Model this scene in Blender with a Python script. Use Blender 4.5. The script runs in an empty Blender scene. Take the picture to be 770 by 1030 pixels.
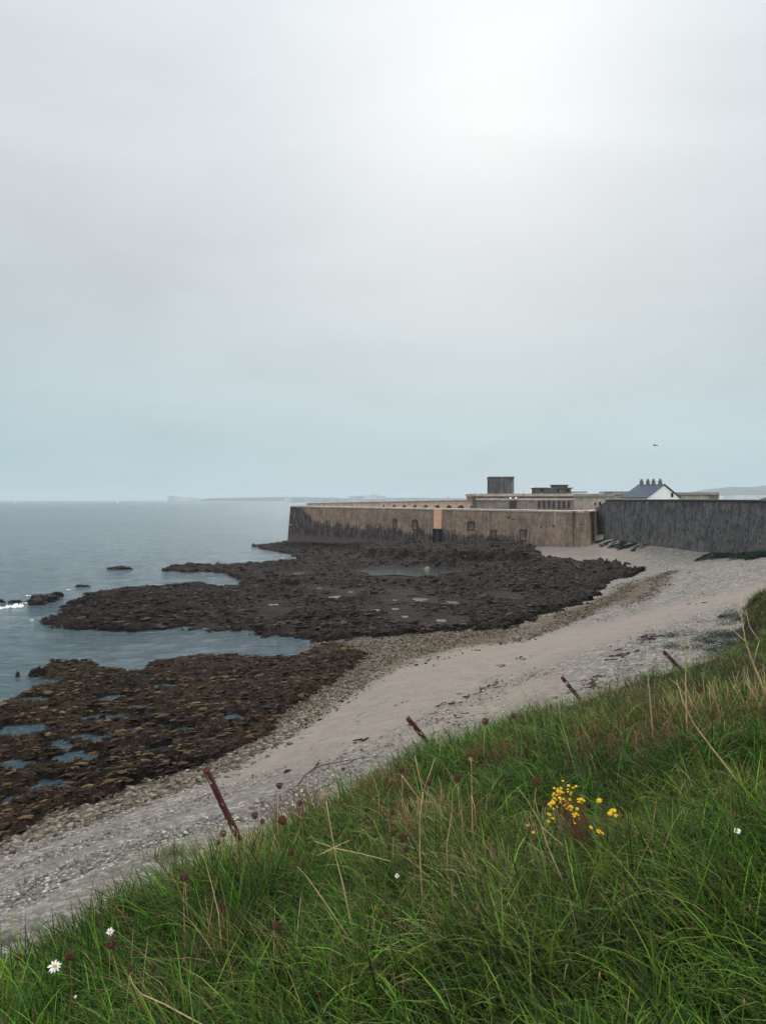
import bpy, math, random
import numpy as np
from mathutils import Vector, noise as mnoise
random.seed(7); RNG = np.random.default_rng(11)
R = math.radians
C = bpy.context.scene.collection
sc = bpy.context.scene

# ------------------------------------------------------------------ camera
FPX, CX, CY, HZ = 765.0, 385.0, 515.0, 502.7
CZ = 13.5
PITCH = math.atan((CY - HZ) / FPX)
cd = bpy.data.cameras.new('camera'); cam = bpy.data.objects.new('camera', cd); C.objects.link(cam)
cam.location = (0, 0, CZ); cam.rotation_euler = (R(90) - PITCH, 0, 0)
cd.sensor_fit = 'VERTICAL'; cd.sensor_height = 36; cd.lens = FPX / 1030 * 36
cd.clip_start = 0.05; cd.clip_end = 60000
sc.camera = cam

def ray(px, py):
    u = (px - CX) / FPX; v = (CY - py) / FPX
    c, s = math.cos(PITCH), math.sin(PITCH)
    return Vector((u, c + v * s, v * c - s))
def at(px, py, z):
    d = ray(px, py); t = (z - CZ) / d.z
    return Vector((d.x * t, d.y * t, z))
def atY(px, py, Y):
    d = ray(px, py); t = Y / d.y
    return Vector((d.x * t, Y, CZ + d.z * t))

# ------------------------------------------------------------------ numpy noise
def _h(ix, iy, s):
    n = (ix.astype(np.int64) * 374761393 + iy.astype(np.int64) * 668265263 + s * 1274126177) & 0xffffffff
    n = ((n ^ (n >> 13)) * 1274126177) & 0xffffffff
    n = ((n ^ (n >> 15)) * 2246822519) & 0xffffffff
    return ((n ^ (n >> 16)) & 0xffffff) / float(0x1000000)
def perlin(x, y, s=0):
    xi = np.floor(x); yi = np.floor(y); fx = x - xi; fy = y - yi
    u = fx * fx * fx * (fx * (fx * 6 - 15) + 10); v = fy * fy * fy * (fy * (fy * 6 - 15) + 10)
    def g(ox, oy):
        a = _h(xi + ox, yi + oy, s) * 2 * np.pi
        return np.cos(a) * (fx - ox) + np.sin(a) * (fy - oy)
    a = g(0, 0) * (1 - u) + g(1, 0) * u; b = g(0, 1) * (1 - u) + g(1, 1) * u
    return (a * (1 - v) + b * v) * 1.5
def fbm(x, y, o=4, s=0, gain=.5, lac=2.03):
    r = 0; a = 1; t = 0
    for k in range(o):
        r = r + a * perlin(x * lac**k, y * lac**k, s + k * 17); t += a; a *= gain
    return r / t
def ridged(x, y, o=4, s=0, gain=.55, lac=2.1):
    r = 0; a = 1; t = 0
    for k in range(o):
        r = r + a * (1 - 2 * np.abs(perlin(x * lac**k, y * lac**k, s + k * 31))); t += a; a *= gain
    return r / t
def worley(x, y, s=0):
    xi = np.floor(x); yi = np.floor(y); f1 = np.full(x.shape, 9.); f2 = f1.copy(); idv = np.zeros(x.shape)
    for ox in (-1, 0, 1):
        for oy in (-1, 0, 1):
            cx = xi + ox; cy = yi + oy
            dx = cx + _h(cx, cy, s) - x; dy = cy + _h(cx, cy, s + 5) - y
            d = np.sqrt(dx * dx + dy * dy); hv = _h(cx, cy, s + 9)
            m = d < f1
            f2 = np.where(m, f1, np.minimum(f2, d)); idv = np.where(m, hv, idv); f1 = np.where(m, d, f1)
    return f1, f2, idv
def sstep(a, b, x):
    t = np.clip((x - a) / (b - a), 0, 1); return t * t * (3 - 2 * t)

# ------------------------------------------------------------------ object helpers
def tag(o, label=None, cat=None, group=None, kind=None):
    if label: o['label'] = label
    if cat: o['category'] = cat
    if group: o['group'] = group
    if kind: o['kind'] = kind
    return o
def empty(name, loc=(0, 0, 0), rz=0, label=None, cat=None, group=None):
    o = bpy.data.objects.new(name, None); C.objects.link(o); o.location = loc; o.rotation_euler = (0, 0, rz)
    o.empty_display_size = .2
    return tag(o, label, cat, group)
def link(name, me, mat=None, parent=None):
    o = bpy.data.objects.new(name, me); C.objects.link(o)
    if mat: me.materials.append(mat)
    if parent: o.parent = parent
    return o
def np_mesh(name, V, F, smooth=True, attrs=None, cols=None):
    me = bpy.data.meshes.new(name); V = np.asarray(V, np.float32); F = np.asarray(F, np.int32)
    n = F.shape[1]
    me.vertices.add(len(V)); me.vertices.foreach_set('co', V.ravel())
    me.loops.add(F.size); me.loops.foreach_set('vertex_index', F.ravel())
    me.polygons.add(len(F)); me.polygons.foreach_set('loop_start', np.arange(0, F.size, n, dtype=np.int32))
    me.polygons.foreach_set('loop_total', np.full(len(F), n, np.int32))
    me.polygons.foreach_set('use_smooth', np.full(len(F), smooth))
    me.update(calc_edges=True)
    for k, v in (attrs or {}).items():
        a = me.attributes.new(k, 'FLOAT', 'POINT'); a.data.foreach_set('value', np.asarray(v, np.float32).ravel())
    for k, v in (cols or {}).items():
        a = me.color_attributes.new(k, 'FLOAT_COLOR', 'POINT')
        c = np.ones((len(V), 4), np.float32); c[:, :3] = v; a.data.foreach_set('color', c.ravel())
    return me
class MB:
    """collects boxes, prisms and tubes; build() links them as ONE mesh"""
    def __init__(s): s.v = []; s.f = []
    def add(s, V, F):
        b = len(s.v); s.v += [tuple(p) for p in V]; s.f += [tuple(b + i for i in f) for f in F]; return s
    def box(s, c, size, rz=0, taper=0):
        x, y, z = size[0] / 2, size[1] / 2, size[2] / 2; cs, sn = math.cos(rz), math.sin(rz); V = []
        for dz in (-1, 1):
            k = 1 - taper * (dz > 0)
            for dx, dy in ((-1, -1), (1, -1), (1, 1), (-1, 1)):
                X, Y = dx * x * k, dy * y * k
                V.append((c[0] + X * cs - Y * sn, c[1] + X * sn + Y * cs, c[2] + dz * z))
        return s.add(V, [(3, 2, 1, 0), (4, 5, 6, 7), (0, 1, 5, 4), (1, 2, 6, 5), (2, 3, 7, 6), (3, 0, 4, 7)])
    def prism(s, pts, z0, z1, inset=0):
        n = len(pts); cx = sum(p[0] for p in pts) / n; cy = sum(p[1] for p in pts) / n
        z0 = z0 if isinstance(z0, (list, tuple)) else [z0] * n; z1 = z1 if isinstance(z1, (list, tuple)) else [z1] * n
        V = [(p[0], p[1], z0[i]) for i, p in enumerate(pts)]
        for i, p in enumerate(pts):
            d = math.hypot(p[0] - cx, p[1] - cy) or 1
            V.append((p[0] + (cx - p[0]) / d * inset, p[1] + (cy - p[1]) / d * inset, z1[i]))
        F = [tuple(range(n))[::-1], tuple(range(n, 2 * n))] + [(i, (i + 1) % n, n + (i + 1) % n, n + i) for i in range(n)]
        return s.add(V, F)
    def cyl(s, c, r, h, n=12, r2=None):
        r2 = r if r2 is None else r2
        V = [(c[0] + math.cos(a) * r, c[1] + math.sin(a) * r, c[2]) for a in [i * 2 * math.pi / n for i in range(n)]]
        V += [(c[0] + math.cos(a) * r2, c[1] + math.sin(a) * r2, c[2] + h) for a in [i * 2 * math.pi / n for i in range(n)]]
        return s.add(V, [tuple(range(n))[::-1], tuple(range(n, 2 * n))] + [(i, (i + 1) % n, n + (i + 1) % n, n + i) for i in range(n)])
    def tube(s, P, rad, n=5):
        P = [Vector(p) for p in P]; rad = rad if isinstance(rad, (list, tuple)) else [rad] * len(P); V = []
        for i, p in enumerate(P):
            d = (P[min(i + 1, len(P) - 1)] - P[max(i - 1, 0)]).normalized()
            a = d.cross(Vector((.3, .9, .2))).normalized(); b = d.cross(a)
            V += [p + (a * math.cos(t) + b * math.sin(t)) * rad[i] for t in [k * 2 * math.pi / n for k in range(n)]]
        F = [(i * n + k, i * n + (k + 1) % n, (i + 1) * n + (k + 1) % n, (i + 1) * n + k) for i in range(len(P) - 1) for k in range(n)]
        F += [tuple(range(n))[::-1], tuple(range(len(V) - n, len(V)))]
        return s.add(V, F)
    def build(s, name, mat=None, parent=None, smooth=False, offset=None):
        me = bpy.data.meshes.new(name)
        V = s.v if offset is None else [(p[0] - offset[0], p[1] - offset[1], p[2] - offset[2]) for p in s.v]
        me.from_pydata(V, [], s.f); me.update()
        if smooth: me.polygons.foreach_set('use_smooth', [True] * len(me.polygons))
        return link(name, me, mat, parent)
def facing(o):  # consistent outward normals for closed meshes
    import bmesh
    bm = bmesh.new(); bm.from_mesh(o.data); bmesh.ops.recalc_face_normals(bm, faces=bm.faces); bm.to_mesh(o.data); bm.free(); return o
def bevel(o, w=.03):
    m = o.modifiers.new('edge', 'BEVEL'); m.width = w; m.segments = 2; m.limit_method = 'ANGLE'; return o

# ------------------------------------------------------------------ material helpers
class NT:
    def __init__(s, name, rough=.9):
        s.m = bpy.data.materials.new(name); s.m.use_nodes = True; s.t = s.m.node_tree; s.n = s.t.nodes; s.l = s.t.links
        s.b = s.n['Principled BSDF']; s.b.inputs['Roughness'].default_value = rough
        s.b.inputs['Specular IOR Level'].default_value = .08
        s.co = s.n.new('ShaderNodeTexCoord')
    def set(s, sock, v):
        if isinstance(v, bpy.types.NodeSocket): s.l.new(v, sock)
        elif isinstance(v, (tuple, list)) and len(v) == 3 and sock.type == 'RGBA': sock.default_value = (*v, 1)
        else: sock.default_value = v
    def map(s, scale=(1, 1, 1), src='Object', rot=(0, 0, 0)):
        m = s.n.new('ShaderNodeMapping'); s.l.new(s.co.outputs[src] if isinstance(src, str) else src, m.inputs[0])
        m.inputs['Scale'].default_value = scale; m.inputs['Rotation'].default_value = rot; return m.outputs[0]
    def noise(s, vec, scale, detail=4, rough=.55, dist=0, out='Fac'):
        t = s.n.new('ShaderNodeTexNoise'); s.l.new(vec, t.inputs['Vector']); t.inputs['Scale'].default_value = scale
        t.inputs['Detail'].default_value = detail; t.inputs['Roughness'].default_value = rough; t.inputs['Distortion'].default_value = dist
        return t.outputs[out]
    def vor(s, vec, scale, out='Distance', feat='F1'):
        t = s.n.new('ShaderNodeTexVoronoi'); s.l.new(vec, t.inputs['Vector']); t.inputs['Scale'].default_value = scale; t.feature = feat
        return t.outputs[out]
    def ramp(s, v, stops):
        r = s.n.new('ShaderNodeValToRGB'); s.l.new(v, r.inputs[0]); e = r.color_ramp.elements
        while len(e) < len(stops): e.new(.5)
        for k, (p, c) in enumerate(stops):
            e[k].position = p; e[k].color = (c, c, c, 1) if not isinstance(c, (tuple, list)) else (*c, 1)
        return r.outputs[0]
    def mix(s, f, a, b, mode='MIX'):
        m = s.n.new('ShaderNodeMix'); m.data_type = 'RGBA'; m.blend_type = mode
        s.set(m.inputs[0], f); s.set(m.inputs[6], a); s.set(m.inputs[7], b); return m.outputs[2]
    def math(s, op, a, b=0.0, c=None, clamp=False):
        m = s.n.new('ShaderNodeMath'); m.operation = op; m.use_clamp = clamp; s.set(m.inputs[0], a); s.set(m.inputs[1], b)
        if c is not None: s.set(m.inputs[2], c)
        return m.outputs[0]
    def attr(s, name, out='Fac'):
        a = s.n.new('ShaderNodeAttribute'); a.attribute_name = name; return a.outputs[out]
    def sep(s, v):
        a = s.n.new('ShaderNodeSeparateXYZ'); s.l.new(v, a.inputs[0]); return a.outputs
    def bump(s, h, dist=.02, strength=1, prev=None):
        b = s.n.new('ShaderNodeBump'); s.l.new(h, b.inputs['Height']); b.inputs['Distance'].default_value = dist
        b.inputs['Strength'].default_value = strength
        if prev: s.l.new(prev, b.inputs['Normal'])
        return b.outputs[0]
    def col(s, c): s.set(s.b.inputs['Base Color'], c); return s
    def nrm(s, v): s.l.new(v, s.b.inputs['Normal']); return s

def simple(name, c, rough=.85, var=.25, scale=3, spec=.08, metal=0, b=.01):
    t = NT(name, rough); t.b.inputs['Specular IOR Level'].default_value = spec; t.b.inputs['Metallic'].default_value = metal
    n = t.noise(t.map(), scale, 5, .6)
    t.col(t.mix(t.ramp(n, [(.3, 0.), (.7, 1.)]), tuple(x * (1 - var) for x in c), tuple(min(1, x * (1 + var)) for x in c)))
    t.nrm(t.bump(t.noise(t.map(), scale * 4, 4), b)); return t.m

# ------------------------------------------------------------------ beach height from surveyed points (pixel, pixel, height)
CP = [(0,700,-1.2),(0,620,-1.6),(0,560,-2),(150,550,-2),(240,556,-1.2),(120,610,-.6),(220,610,-.4),(150,650,-1.2),(250,650,-.7),(100,700,-.5),(60,740,-.4),(180,720,-.35),
      (300,600,-.25),(300,560,-.3),(380,590,.1),(450,600,.5),(520,590,1.1),(500,620,.9),(400,620,.2),
      (0,845,.35),(100,806,.35),(200,770,.35),(285,725,.35),(320,700,.4),(312,650,-.05),(360,640,.35),(360,683,.8),(450,650,1.1),(510,640,1.4),(570,612,1.6),(610,600,1.8),
      (650,575,2.7),(600,562,2.9),(548,560,2.9),(592,548,4.5),(540,548,3.9),(440,549,2.4),(365,549,1.1),(292,547,.1),
      (608,541,6.0),(640,545,5.9),(680,551,5.7),(710,556,5.5),(745,560,5.7),(770,560,6.2),(770,588,5.4),(700,602,4.7),(700,575,4.9),(600,640,3.8),(700,620,4.8),(430,720,3.5),(430,670,2.2),
      (300,740,1.5),(250,845,3.9),(0,915,3.7),(0,870,1.8),(120,865,3.6),(100,825,1.2),(200,802,1.7),(300,785,2.9),(770,640,5.7),(600,690,4.4),(500,700,3.6),(360,760,3.4)]
P3 = np.array([tuple(at(*c)) for c in CP])
extra = np.array([(60,40,6.5),(90,60,7.5),(90,110,8),(120,160,9),(30,22,6.2),(-14,14,3.6),(-22,12,1.5),(-60,40,-1.5),(-90,110,-2.5),(60,175,7),(0,300,-1),(90,300,5),(-60,260,-3),(5,12,5.0),(-3,14,4.4),(15,16,6.)], float)
P3 = np.vstack([P3, extra])
def uv_(X, Y):
    r = np.sqrt(X * X + Y * Y) + 1e-6; return np.stack([np.arctan2(X, Y) * 1.6, np.log(r)], -1)
KU = uv_(P3[:, 0], P3[:, 1])
def _k(d2): return .5 * d2 * np.log(d2 + 1e-9)
n_ = len(KU); A_ = np.zeros((n_ + 3, n_ + 3)); D2 = ((KU[:, None] - KU[None]) ** 2).sum(-1)
A_[:n_, :n_] = _k(D2) + np.eye(n_) * .002; A_[:n_, n_] = 1; A_[:n_, n_ + 1:] = KU; A_[n_:, :n_] = A_[:n_, n_:].T
W_ = np.linalg.solve(A_, np.concatenate([P3[:, 2], np.zeros(3)]))
def shore_z(X, Y):
    X = np.asarray(X, float); Y = np.asarray(Y, float); sh = X.shape; U = uv_(X.ravel(), Y.ravel()); out = np.empty(len(U))
    for i in range(0, len(U), 60000):
        u = U[i:i + 60000]; out[i:i + 60000] = _k(((u[:, None] - KU[None]) ** 2).sum(-1)) @ W_[:n_] + W_[n_] + u @ W_[n_ + 1:]
    return np.clip(out, -4, 9).reshape(sh)
def poly_sd(X, Y, P):
    """signed distance, positive inside"""
    P = np.asarray(P, float); d = np.full(X.shape, 1e9); ins = np.zeros(X.shape, bool)
    for i in range(len(P)):
        x0, y0 = P[i]; x1, y1 = P[(i + 1) % len(P)]; ex, ey = x1 - x0, y1 - y0
        t = np.clip(((X - x0) * ex + (Y - y0) * ey) / (ex * ex + ey * ey + 1e-12), 0, 1)
        d = np.minimum(d, np.hypot(X - x0 - t * ex, Y - y0 - t * ey))
        c = ((y0 > Y) != (y1 > Y)) & (X < (x1 - x0) * (Y - y0) / (y1 - y0 + 1e-12) + x0); ins ^= c
    return np.where(ins, d, -d)
def on_shore(px, py, lift=0., it=10):
    z = 1.0
    for _ in range(it):
        c = at(px, min(max(py, 520), 3000), z); z = .5 * z + .5 * (max(0., float(shore_z(np.array([c.x]), np.array([c.y]))[0])) + lift)
    return at(px, py, z)
def pxpoly(pts, z=0.):
    return [tuple(on_shore(px, py, .15)[:2]) for px, py in pts]
def grid(amin, amax, na, rmin, rmax, nr):
    a = np.radians(np.linspace(amin, amax, na)); r = np.exp(np.linspace(np.log(rmin), np.log(rmax), nr))
    AA, RR = np.meshgrid(a, r); return RR * np.sin(AA), RR * np.cos(AA), RR
def quads(nr, na, keep=None):
    i = np.arange(nr * na).reshape(nr, na)
    F = np.stack([i[:-1, :-1], i[:-1, 1:], i[1:, 1:], i[1:, :-1]], -1).reshape(-1, 4)
    if keep is not None: F = F[keep[F].any(1)]
    return F
def compact(V, F, at_):
    used = np.zeros(len(V), bool); used[F] = True; m = np.cumsum(used) - 1
    return V[used], m[F], {k: v.ravel()[used] for k, v in at_.items()}

REEF_A = pxpoly([(31,627),(54,618),(69,605),(89,597),(125,591),(166,588.6),(187,586.5),(205,584),(222,590),(240,589),(232,580),(222,576),(185,575.5),(160,573),(172,569),(220,568.5),(266,565.5),(300,563),(290,557),(262,552),(252,548.5),(280,546),(292,543),(330,545),
                 (440,549),(538,547),(547,560),(570,561),(614,562),(655,572),(622,583),(609,592),(606,600),(575,611),(540,623),(516,632),(470,634),(438,635),(400,638),(360,641),(330,646),(311,648),(305,643),(287,641),(266,638.5),(237,634.5),(216,636),(183,631),(129,635.5),(104,632),(54,631)])
REEF_B = pxpoly([(-70,735),(0,701),(29,691),(52,685),(38,683),(30,677),(42,664),(75,662),(98,660),(102,666),(116,672),(137,673),(141,665.5),(175,659),(216,656),(258,657),(290,659),(318,648),(345,645),(375,655),(362,672),(340,685),(316,700),(288,715),(286,733),(257,749),(214,769),(200,771),(156,785),(104,806),(52,817),(31,832),(0,846),(-60,870),(-150,900),(-300,900),(-300,760)])
SHING = pxpoly([(300,655),(330,640),(438,634),(516,632),(575,611),(612,600),(640,585),(665,577),(640,600),(560,626),(505,643),(451,650),(400,665),(360,683),(330,700),(300,715),(270,712),(330,680),(340,660)], .8)
# sea water pools seen in the reefs: px, py, width px, height px
POOLS = [(20,735,70,14),(75,765,60,16),(30,705,44,6),(100,722,60,10),(55,790,46,12),(140,712,34,8),(150,755,30,9),(112,703,26,7),(185,735,34,7),(235,722,26,8),(20,770,40,12),(60,750,40,8),(165,690,20,4),(222,700,22,4),(248,733,24,7),(90,742,40,7),(205,748,26,6),(150,731,30,5),(10,805,26,10),
         (92,609,16,3),(120,603,14,2.6),(227,588,10,2),(278,583,22,2.4),(290,590,24,2.6),(200,577,34,5),(215,601,10,2)]
HPOOLS = [(340,600.5,18,2.4),(352,595.5,9,1.6),(320,592,9,1.6),(424,603,14,2.6),(455,606,13,2.2),(378,614,9,2),(398,612.5,8,1.6),(408,620,9,2.6),(444,624,11,3),(275,608,11,2),(276,615,4,2),(397,604,7,1.6),(512,600,6,1.4),(404,596,5,1.4),(300,577,14,2),(206,632,8,1.2),
          (408,575.5,86,8.5)]
# ------------------------------------------------------------------ shore grid
NA, NR = 1100, 780
X, Y, RR = grid(-40, 46, NA, 11, 420, NR)
zb = shore_z(X, Y)
sdA = poly_sd(X, Y, REEF_A); sdB = poly_sd(X, Y, REEF_B); sdS = poly_sd(X, Y, SHING)
wob = fbm(X * .45, Y * .45, 4, 3)
eA = sdA + wob * 2.6 * sstep(20, 90, RR) + fbm(X * 1.1, Y * 1.1, 4, 9, .7) * 1.6; eB = sdB + wob * 1.1 + fbm(X * 1.6, Y * 1.6, 4, 8, .7) * 1.1
sand_edge = sstep(.2, 1.0, zb)
zbeach = zb + fbm(X * .12, Y * .12, 3, 41) * .12 + fbm(X * .9, Y * .9, 3, 42) * .03
zbeach -= .55 * np.maximum(sstep(.8, 3, eA), sstep(.8, 2.5, eB))
# berm ridges of shingle
zbeach += .07 * np.sin(zb * 5 + fbm(X * .1, Y * .1, 2, 5) * 3) * sstep(.8, 2, zb)
SAND = pxpoly([(775,585),(700,601),(640,618),(560,634),(470,650),(400,668),(360,688),(318,712),(292,738),(215,772),(230,790),(330,757),(400,735),(440,712),(520,676),(600,650),(640,636),(700,616),(775,594)], 3.)
SAND2 = pxpoly([(546,549),(592,549),(610,546),(640,560),(600,563),(552,561)], 3.8)
SAND3 = pxpoly([(340,765),(470,735),(520,715),(560,690),(540,680),(450,705),(390,735)], 3.5)
sdSand = np.maximum.reduce([poly_sd(X, Y, SAND), poly_sd(X, Y, SAND2), poly_sd(X, Y, SAND3)]) + fbm(X * .5, Y * .5, 4, 77) * 1.2
sand = sstep(-2.6, 2.0, sdSand)
shing = sstep(-3.2, 1.2, sdS + wob * 2.4 + fbm(X * 1.2, Y * 1.2, 3, 171) * 1.5)
wet = sstep(1.2, .3, zb)
# wrack: stranded weed lines follow the level contours
lev = zb + fbm(X * .35, Y * .35, 4, 91) * .55
wr = np.exp(-((lev - 3.35) / .035) ** 2) + np.exp(-((lev - 2.3) / .03) ** 2) * .8 + np.exp(-((lev - 4.25) / .04) ** 2)
wrack = np.clip(wr, 0, 1) * sstep(.02, .3, fbm(X * 1.3, Y * 1.3, 4, 93)) * sstep(60, 30, RR) * sstep(-14, -4, X)
V = np.stack([X, Y, zbeach], -1).reshape(-1, 3)
F = quads(NR, NA)
V, F, A = compact(V, F, {'sand': sand, 'shingle': shing, 'wet': wet, 'wrack': wrack})
beach_me = np_mesh('beach', V, F, True, A)

# ------------------------------------------------------------------ reef
# strata run diagonally; ledges are tilted slabs broken by cracks
ca, sa = math.cos(R(28)), math.sin(R(28))
U_ = X * ca + Y * sa; V_ = -X * sa + Y * ca
wx = fbm(X * .3, Y * .3, 3, 12) * 1.6; wy = fbm(X * .3, Y * .3, 3, 15) * 1.6
st = ridged((U_ + wx) * .22, (V_ + wy) * .62, 5, 21)
st2 = ridged((U_ + wx) * 1.1, (V_ + wy) * 2.3, 4, 26)
f1, f2, wid = worley((U_ + wx * .7) * .75, (V_ + wy * .7) * 1.5, 33)
f1b, f2b, widb = worley((U_ + wx * .7) * 2.2, (V_ + wy * .7) * 3.6, 37)
block = (wid - .5) * .34 + (f2 - f1).clip(0, .3) * .5 + ((widb - .5) * .16 + (f2b - f1b).clip(0, .3) * .28)
big = fbm(X * .085, Y * .085, 3, 50)
fine = ridged((U_ + wx) * 1.9, (V_ + wy) * 4.2, 4, 66) * .13 + fbm(X * 4, Y * 4, 4, 67, .6) * .14
def saw(v): return v - np.floor(v)
mskl = sstep(-.25, .35, fbm(X * .16, Y * .16, 3, 161))
ledge = (saw(V_ * .36 + fbm(X * .22, Y * .22, 4, 163) * 1.5) - .5) * .42 * (.35 + mskl) + (saw(V_ * 1.05 + fbm(X * .5, Y * .5, 4, 165) * 1.3) - .5) * .17 * (1.2 - mskl)
rough = fine + ledge + (.20 * st + .12 * st2 + block * .62 + .20 * big + .05 * fbm(X * 6, Y * 6, 3, 61)) * 1.0
def poolcut(X, Y, lst, zf):
    m = np.full(X.shape, -1e3)
    for i, (px, py, w, h) in enumerate(lst):
        z = zf
        c = at(px, py, z); l = at(px - w / 2, py, z); r_ = at(px + w / 2, py, z); n = at(px, py + h / 2, z); f_ = at(px, py - h / 2, z)
        rx = (r_ - l).length / 2 * .8; ry = (f_ - n).length / 2 * .72
        dx = (X - c.x) / rx; dy = (Y - c.y) / ry; q = (1 - np.hypot(dx, dy)) * min(rx, ry)
        m = np.maximum(m, q)
    return m
pc = np.maximum(poolcut(X, Y, POOLS, 0.), fbm(X * .22, Y * .5, 3, 73) * 2.4 - 1.4) + fbm(X * .9, Y * .9, 4, 70) * .9
def reef_layer(e, name, hi):
    ramp = sstep(-.3, 1.6, e); inner = sstep(0, 6, e)
    z = np.maximum(zb, -.12) + ramp * (.18 + hi * inner) + rough * (ramp * (.95 if name == 'a' else .72)) - .25 * (1 - ramp)
    low = sstep(.9, .1, zb)
    z = np.where(low > 0, z * (1 - .0 * low) - low * sstep(-.5, .25, pc) * (.55 + .15 * rough), z)
    z -= sstep(.6, -1.2, e) * 1.2
    fade = sstep(.1, 1.6, zb) * sstep(2.5, 0, e)      # thins out into the sand
    z -= fade * .45
    keep = ((z > np.maximum(zbeach, -.45) - .25) & (e > -2.0)).ravel()
    return z, keep
zA, kA = reef_layer(eA, 'a', .12); zB, kB = reef_layer(eB, 'b', -.04)
MOUND = pxpoly([(345,551),(440,553),(520,552),(541,554),(547,561),(530,569),(440,566),(360,562)])
sdM = poly_sd(X, Y, MOUND) + wob * .8
zA = zA + sstep(1, 5, eA) * fbm(X * .06, Y * .11, 4, 151) * .75
zA = zA + sstep(-.6, 3.2, sdM) * (1.15 + .5 * st) ; kA = kA | (sdM > -.5).ravel()
hmask = np.full(X.shape, -1e3); hpool_obj = []
for i, (px, py, w, h) in enumerate(HPOOLS):
    z0 = 0.4
    for _ in range(4):
        c = at(px, py, z0); z0 = max(.06, float(shore_z(np.array([c.x]), np.array([c.y]))[0]) + .22)
    l = at(px - w / 2, py, z0); r_ = at(px + w / 2, py, z0); n = at(px, py + h / 2, z0); f_ = at(px, py - h / 2, z0)
    rx = (r_ - l).length / 2; ry = max((f_ - n).length / 2, .5)
    q = (1.15 - np.hypot((X - c.x) / rx, (Y - c.y) / ry)) * min(rx, ry)
    k = sstep(-.5, .4, q + fbm(X * 1.2, Y * 1.2, 3, 71) * .5)
    zA = zA * (1 - k) + (z0 - .12) * k
    nearm = sstep(-4., 0, q) * (1 - k); zA = np.where(nearm > 0, zA * (1 - nearm) + np.minimum(zA, z0 + .03) * nearm, zA)
    hmask = np.maximum(hmask, q)
    hpool_obj.append((c, rx, ry, z0))
def reef_mesh(z, keep, e, name, warm):
    V = np.stack([X, Y, z], -1).reshape(-1, 3); F = quads(NR, NA, keep)
    relief = np.clip(rough * 1.1 + .45, 0, 1)
    V, F, A = compact(V, F, {'relief': relief, 'edge': np.clip(e / 8, 0, 1), 'shore': sstep(.15, .9, zb), 'warm': np.clip(warm, 0, 1)})
    return np_mesh(name, V, F, True, A)
warmA = .12 + .3 * fbm(X * .1, Y * .1, 3, 81) + .5 * sstep(-2, 6, -poly_sd(X, Y, REEF_A) + 6) * sstep(.2, .5, zb)
warmA = .15 + .35 * fbm(X * .1, Y * .1, 3, 81)
warmB = .58 + 1.1 * fbm(X * .13, Y * .13, 4, 83)
reefA_me = reef_mesh(zA, kA, eA, 'reef', warmA); reefB_me = reef_mesh(zB, kB, eB, 'reef', warmB)

# ---- materials for the shore
t = NT('beach_material', .92)
p = t.map()
vc = t.vor(p, 13, 'Color'); vd = t.vor(p, 13); vc2 = t.vor(p, 5.5, 'Color'); vd2 = t.vor(p, 5.5)
g = t.sep(vc)[0]; g2 = t.sep(vc2)[1]
stone = t.mix(t.ramp(g, [(0, 0.), (1, 1.)]), (.165, .145, .122), (.385, .34, .287))
stone = t.mix(t.ramp(g2, [(.1, 0.), (.9, 1.)]), t.mix(.4, stone, (.14, .128, .116)), t.mix(.35, stone, (.42, .38, .335)))
stone = t.mix(t.ramp(vd, [(.4, 0.), (.8, .45)]), stone, (.10, .095, .09))
big_ = t.noise(p, .25, 5, .6)
stone = t.mix(t.ramp(big_, [(.4, 0.), (.65, .5)]), stone, t.mix(.6, stone, (.14, .136, .136)))
v3 = t.vor(p, 4.6, 'Color')
stone = t.mix(t.math('MULTIPLY', t.ramp(t.sep(v3)[2], [(.0, 1.), (.45, .0)]), .6), stone, (.075, .068, .062))
stone = t.mix(t.math('MULTIPLY', t.ramp(t.sep(v3)[0], [(.7, 0.), (.85, 1.)]), .55), stone, (.44, .42, .385))
stone = t.mix(t.ramp(t.noise(p, 1.1, 8, .8), [(.46, 0.), (.58, .55)]), stone, (.12, .112, .104))
sandc = t.mix(t.noise(p, .6, 6, .65), (.190, .163, .137), (.27, .233, .195))
sandc = t.mix(t.ramp(t.noise(p, 9, 5, .7), [(.5, 0.), (.75, .6)]), sandc, (.30, .275, .25)); sandc = t.mix(t.ramp(t.noise(t.map((.4, 1.3, 1), rot=(0, 0, R(-30))), 2.2, 6, .7), [(.5, 0.), (.72, .5)]), sandc, (.13, .115, .105))
sm = t.attr('sand'); sm2 = t.math('ADD', sm, t.math('MULTIPLY', t.math('SUBTRACT', t.noise(p, 1.3, 7, .75), .5), 1.9), clamp=True)
c = t.mix(sm2, stone, sandc)
shc = t.mix(t.sep(t.vor(p, 4.5, 'Color'))[0], (.055, .04, .026), (.19, .138, .085)); shc = t.mix(t.ramp(t.noise(p, .8, 5), [(.4, 0.), (.65, .75)]), shc, (.05, .04, .032))
c = t.mix(t.math('MULTIPLY', t.attr('shingle'), .85), c, shc)
c = t.mix(t.math('MULTIPLY', t.attr('wet'), .72), c, (.028, .026, .023))
c = t.mix(t.attr('wrack'), c, (.022, .017, .014))
t.col(c); t.set(t.b.inputs['Roughness'], t.math('SUBTRACT', .95, t.math('MULTIPLY', t.attr('wet'), .45)))
peb = t.math('MULTIPLY', t.math('SUBTRACT', 1.0, sm2), 1.0)
h1 = t.math('MULTIPLY', t.math('ADD', t.math('MULTIPLY', vd, -.5), t.math('MULTIPLY', vd2, -.9)), t.math('ADD', peb, .12))
t.nrm(t.bump(t.math('ADD', h1, t.math('MULTIPLY', t.noise(p, 3, 6, .7), .35)), .12, .9))
M_beach = t.m

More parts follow.
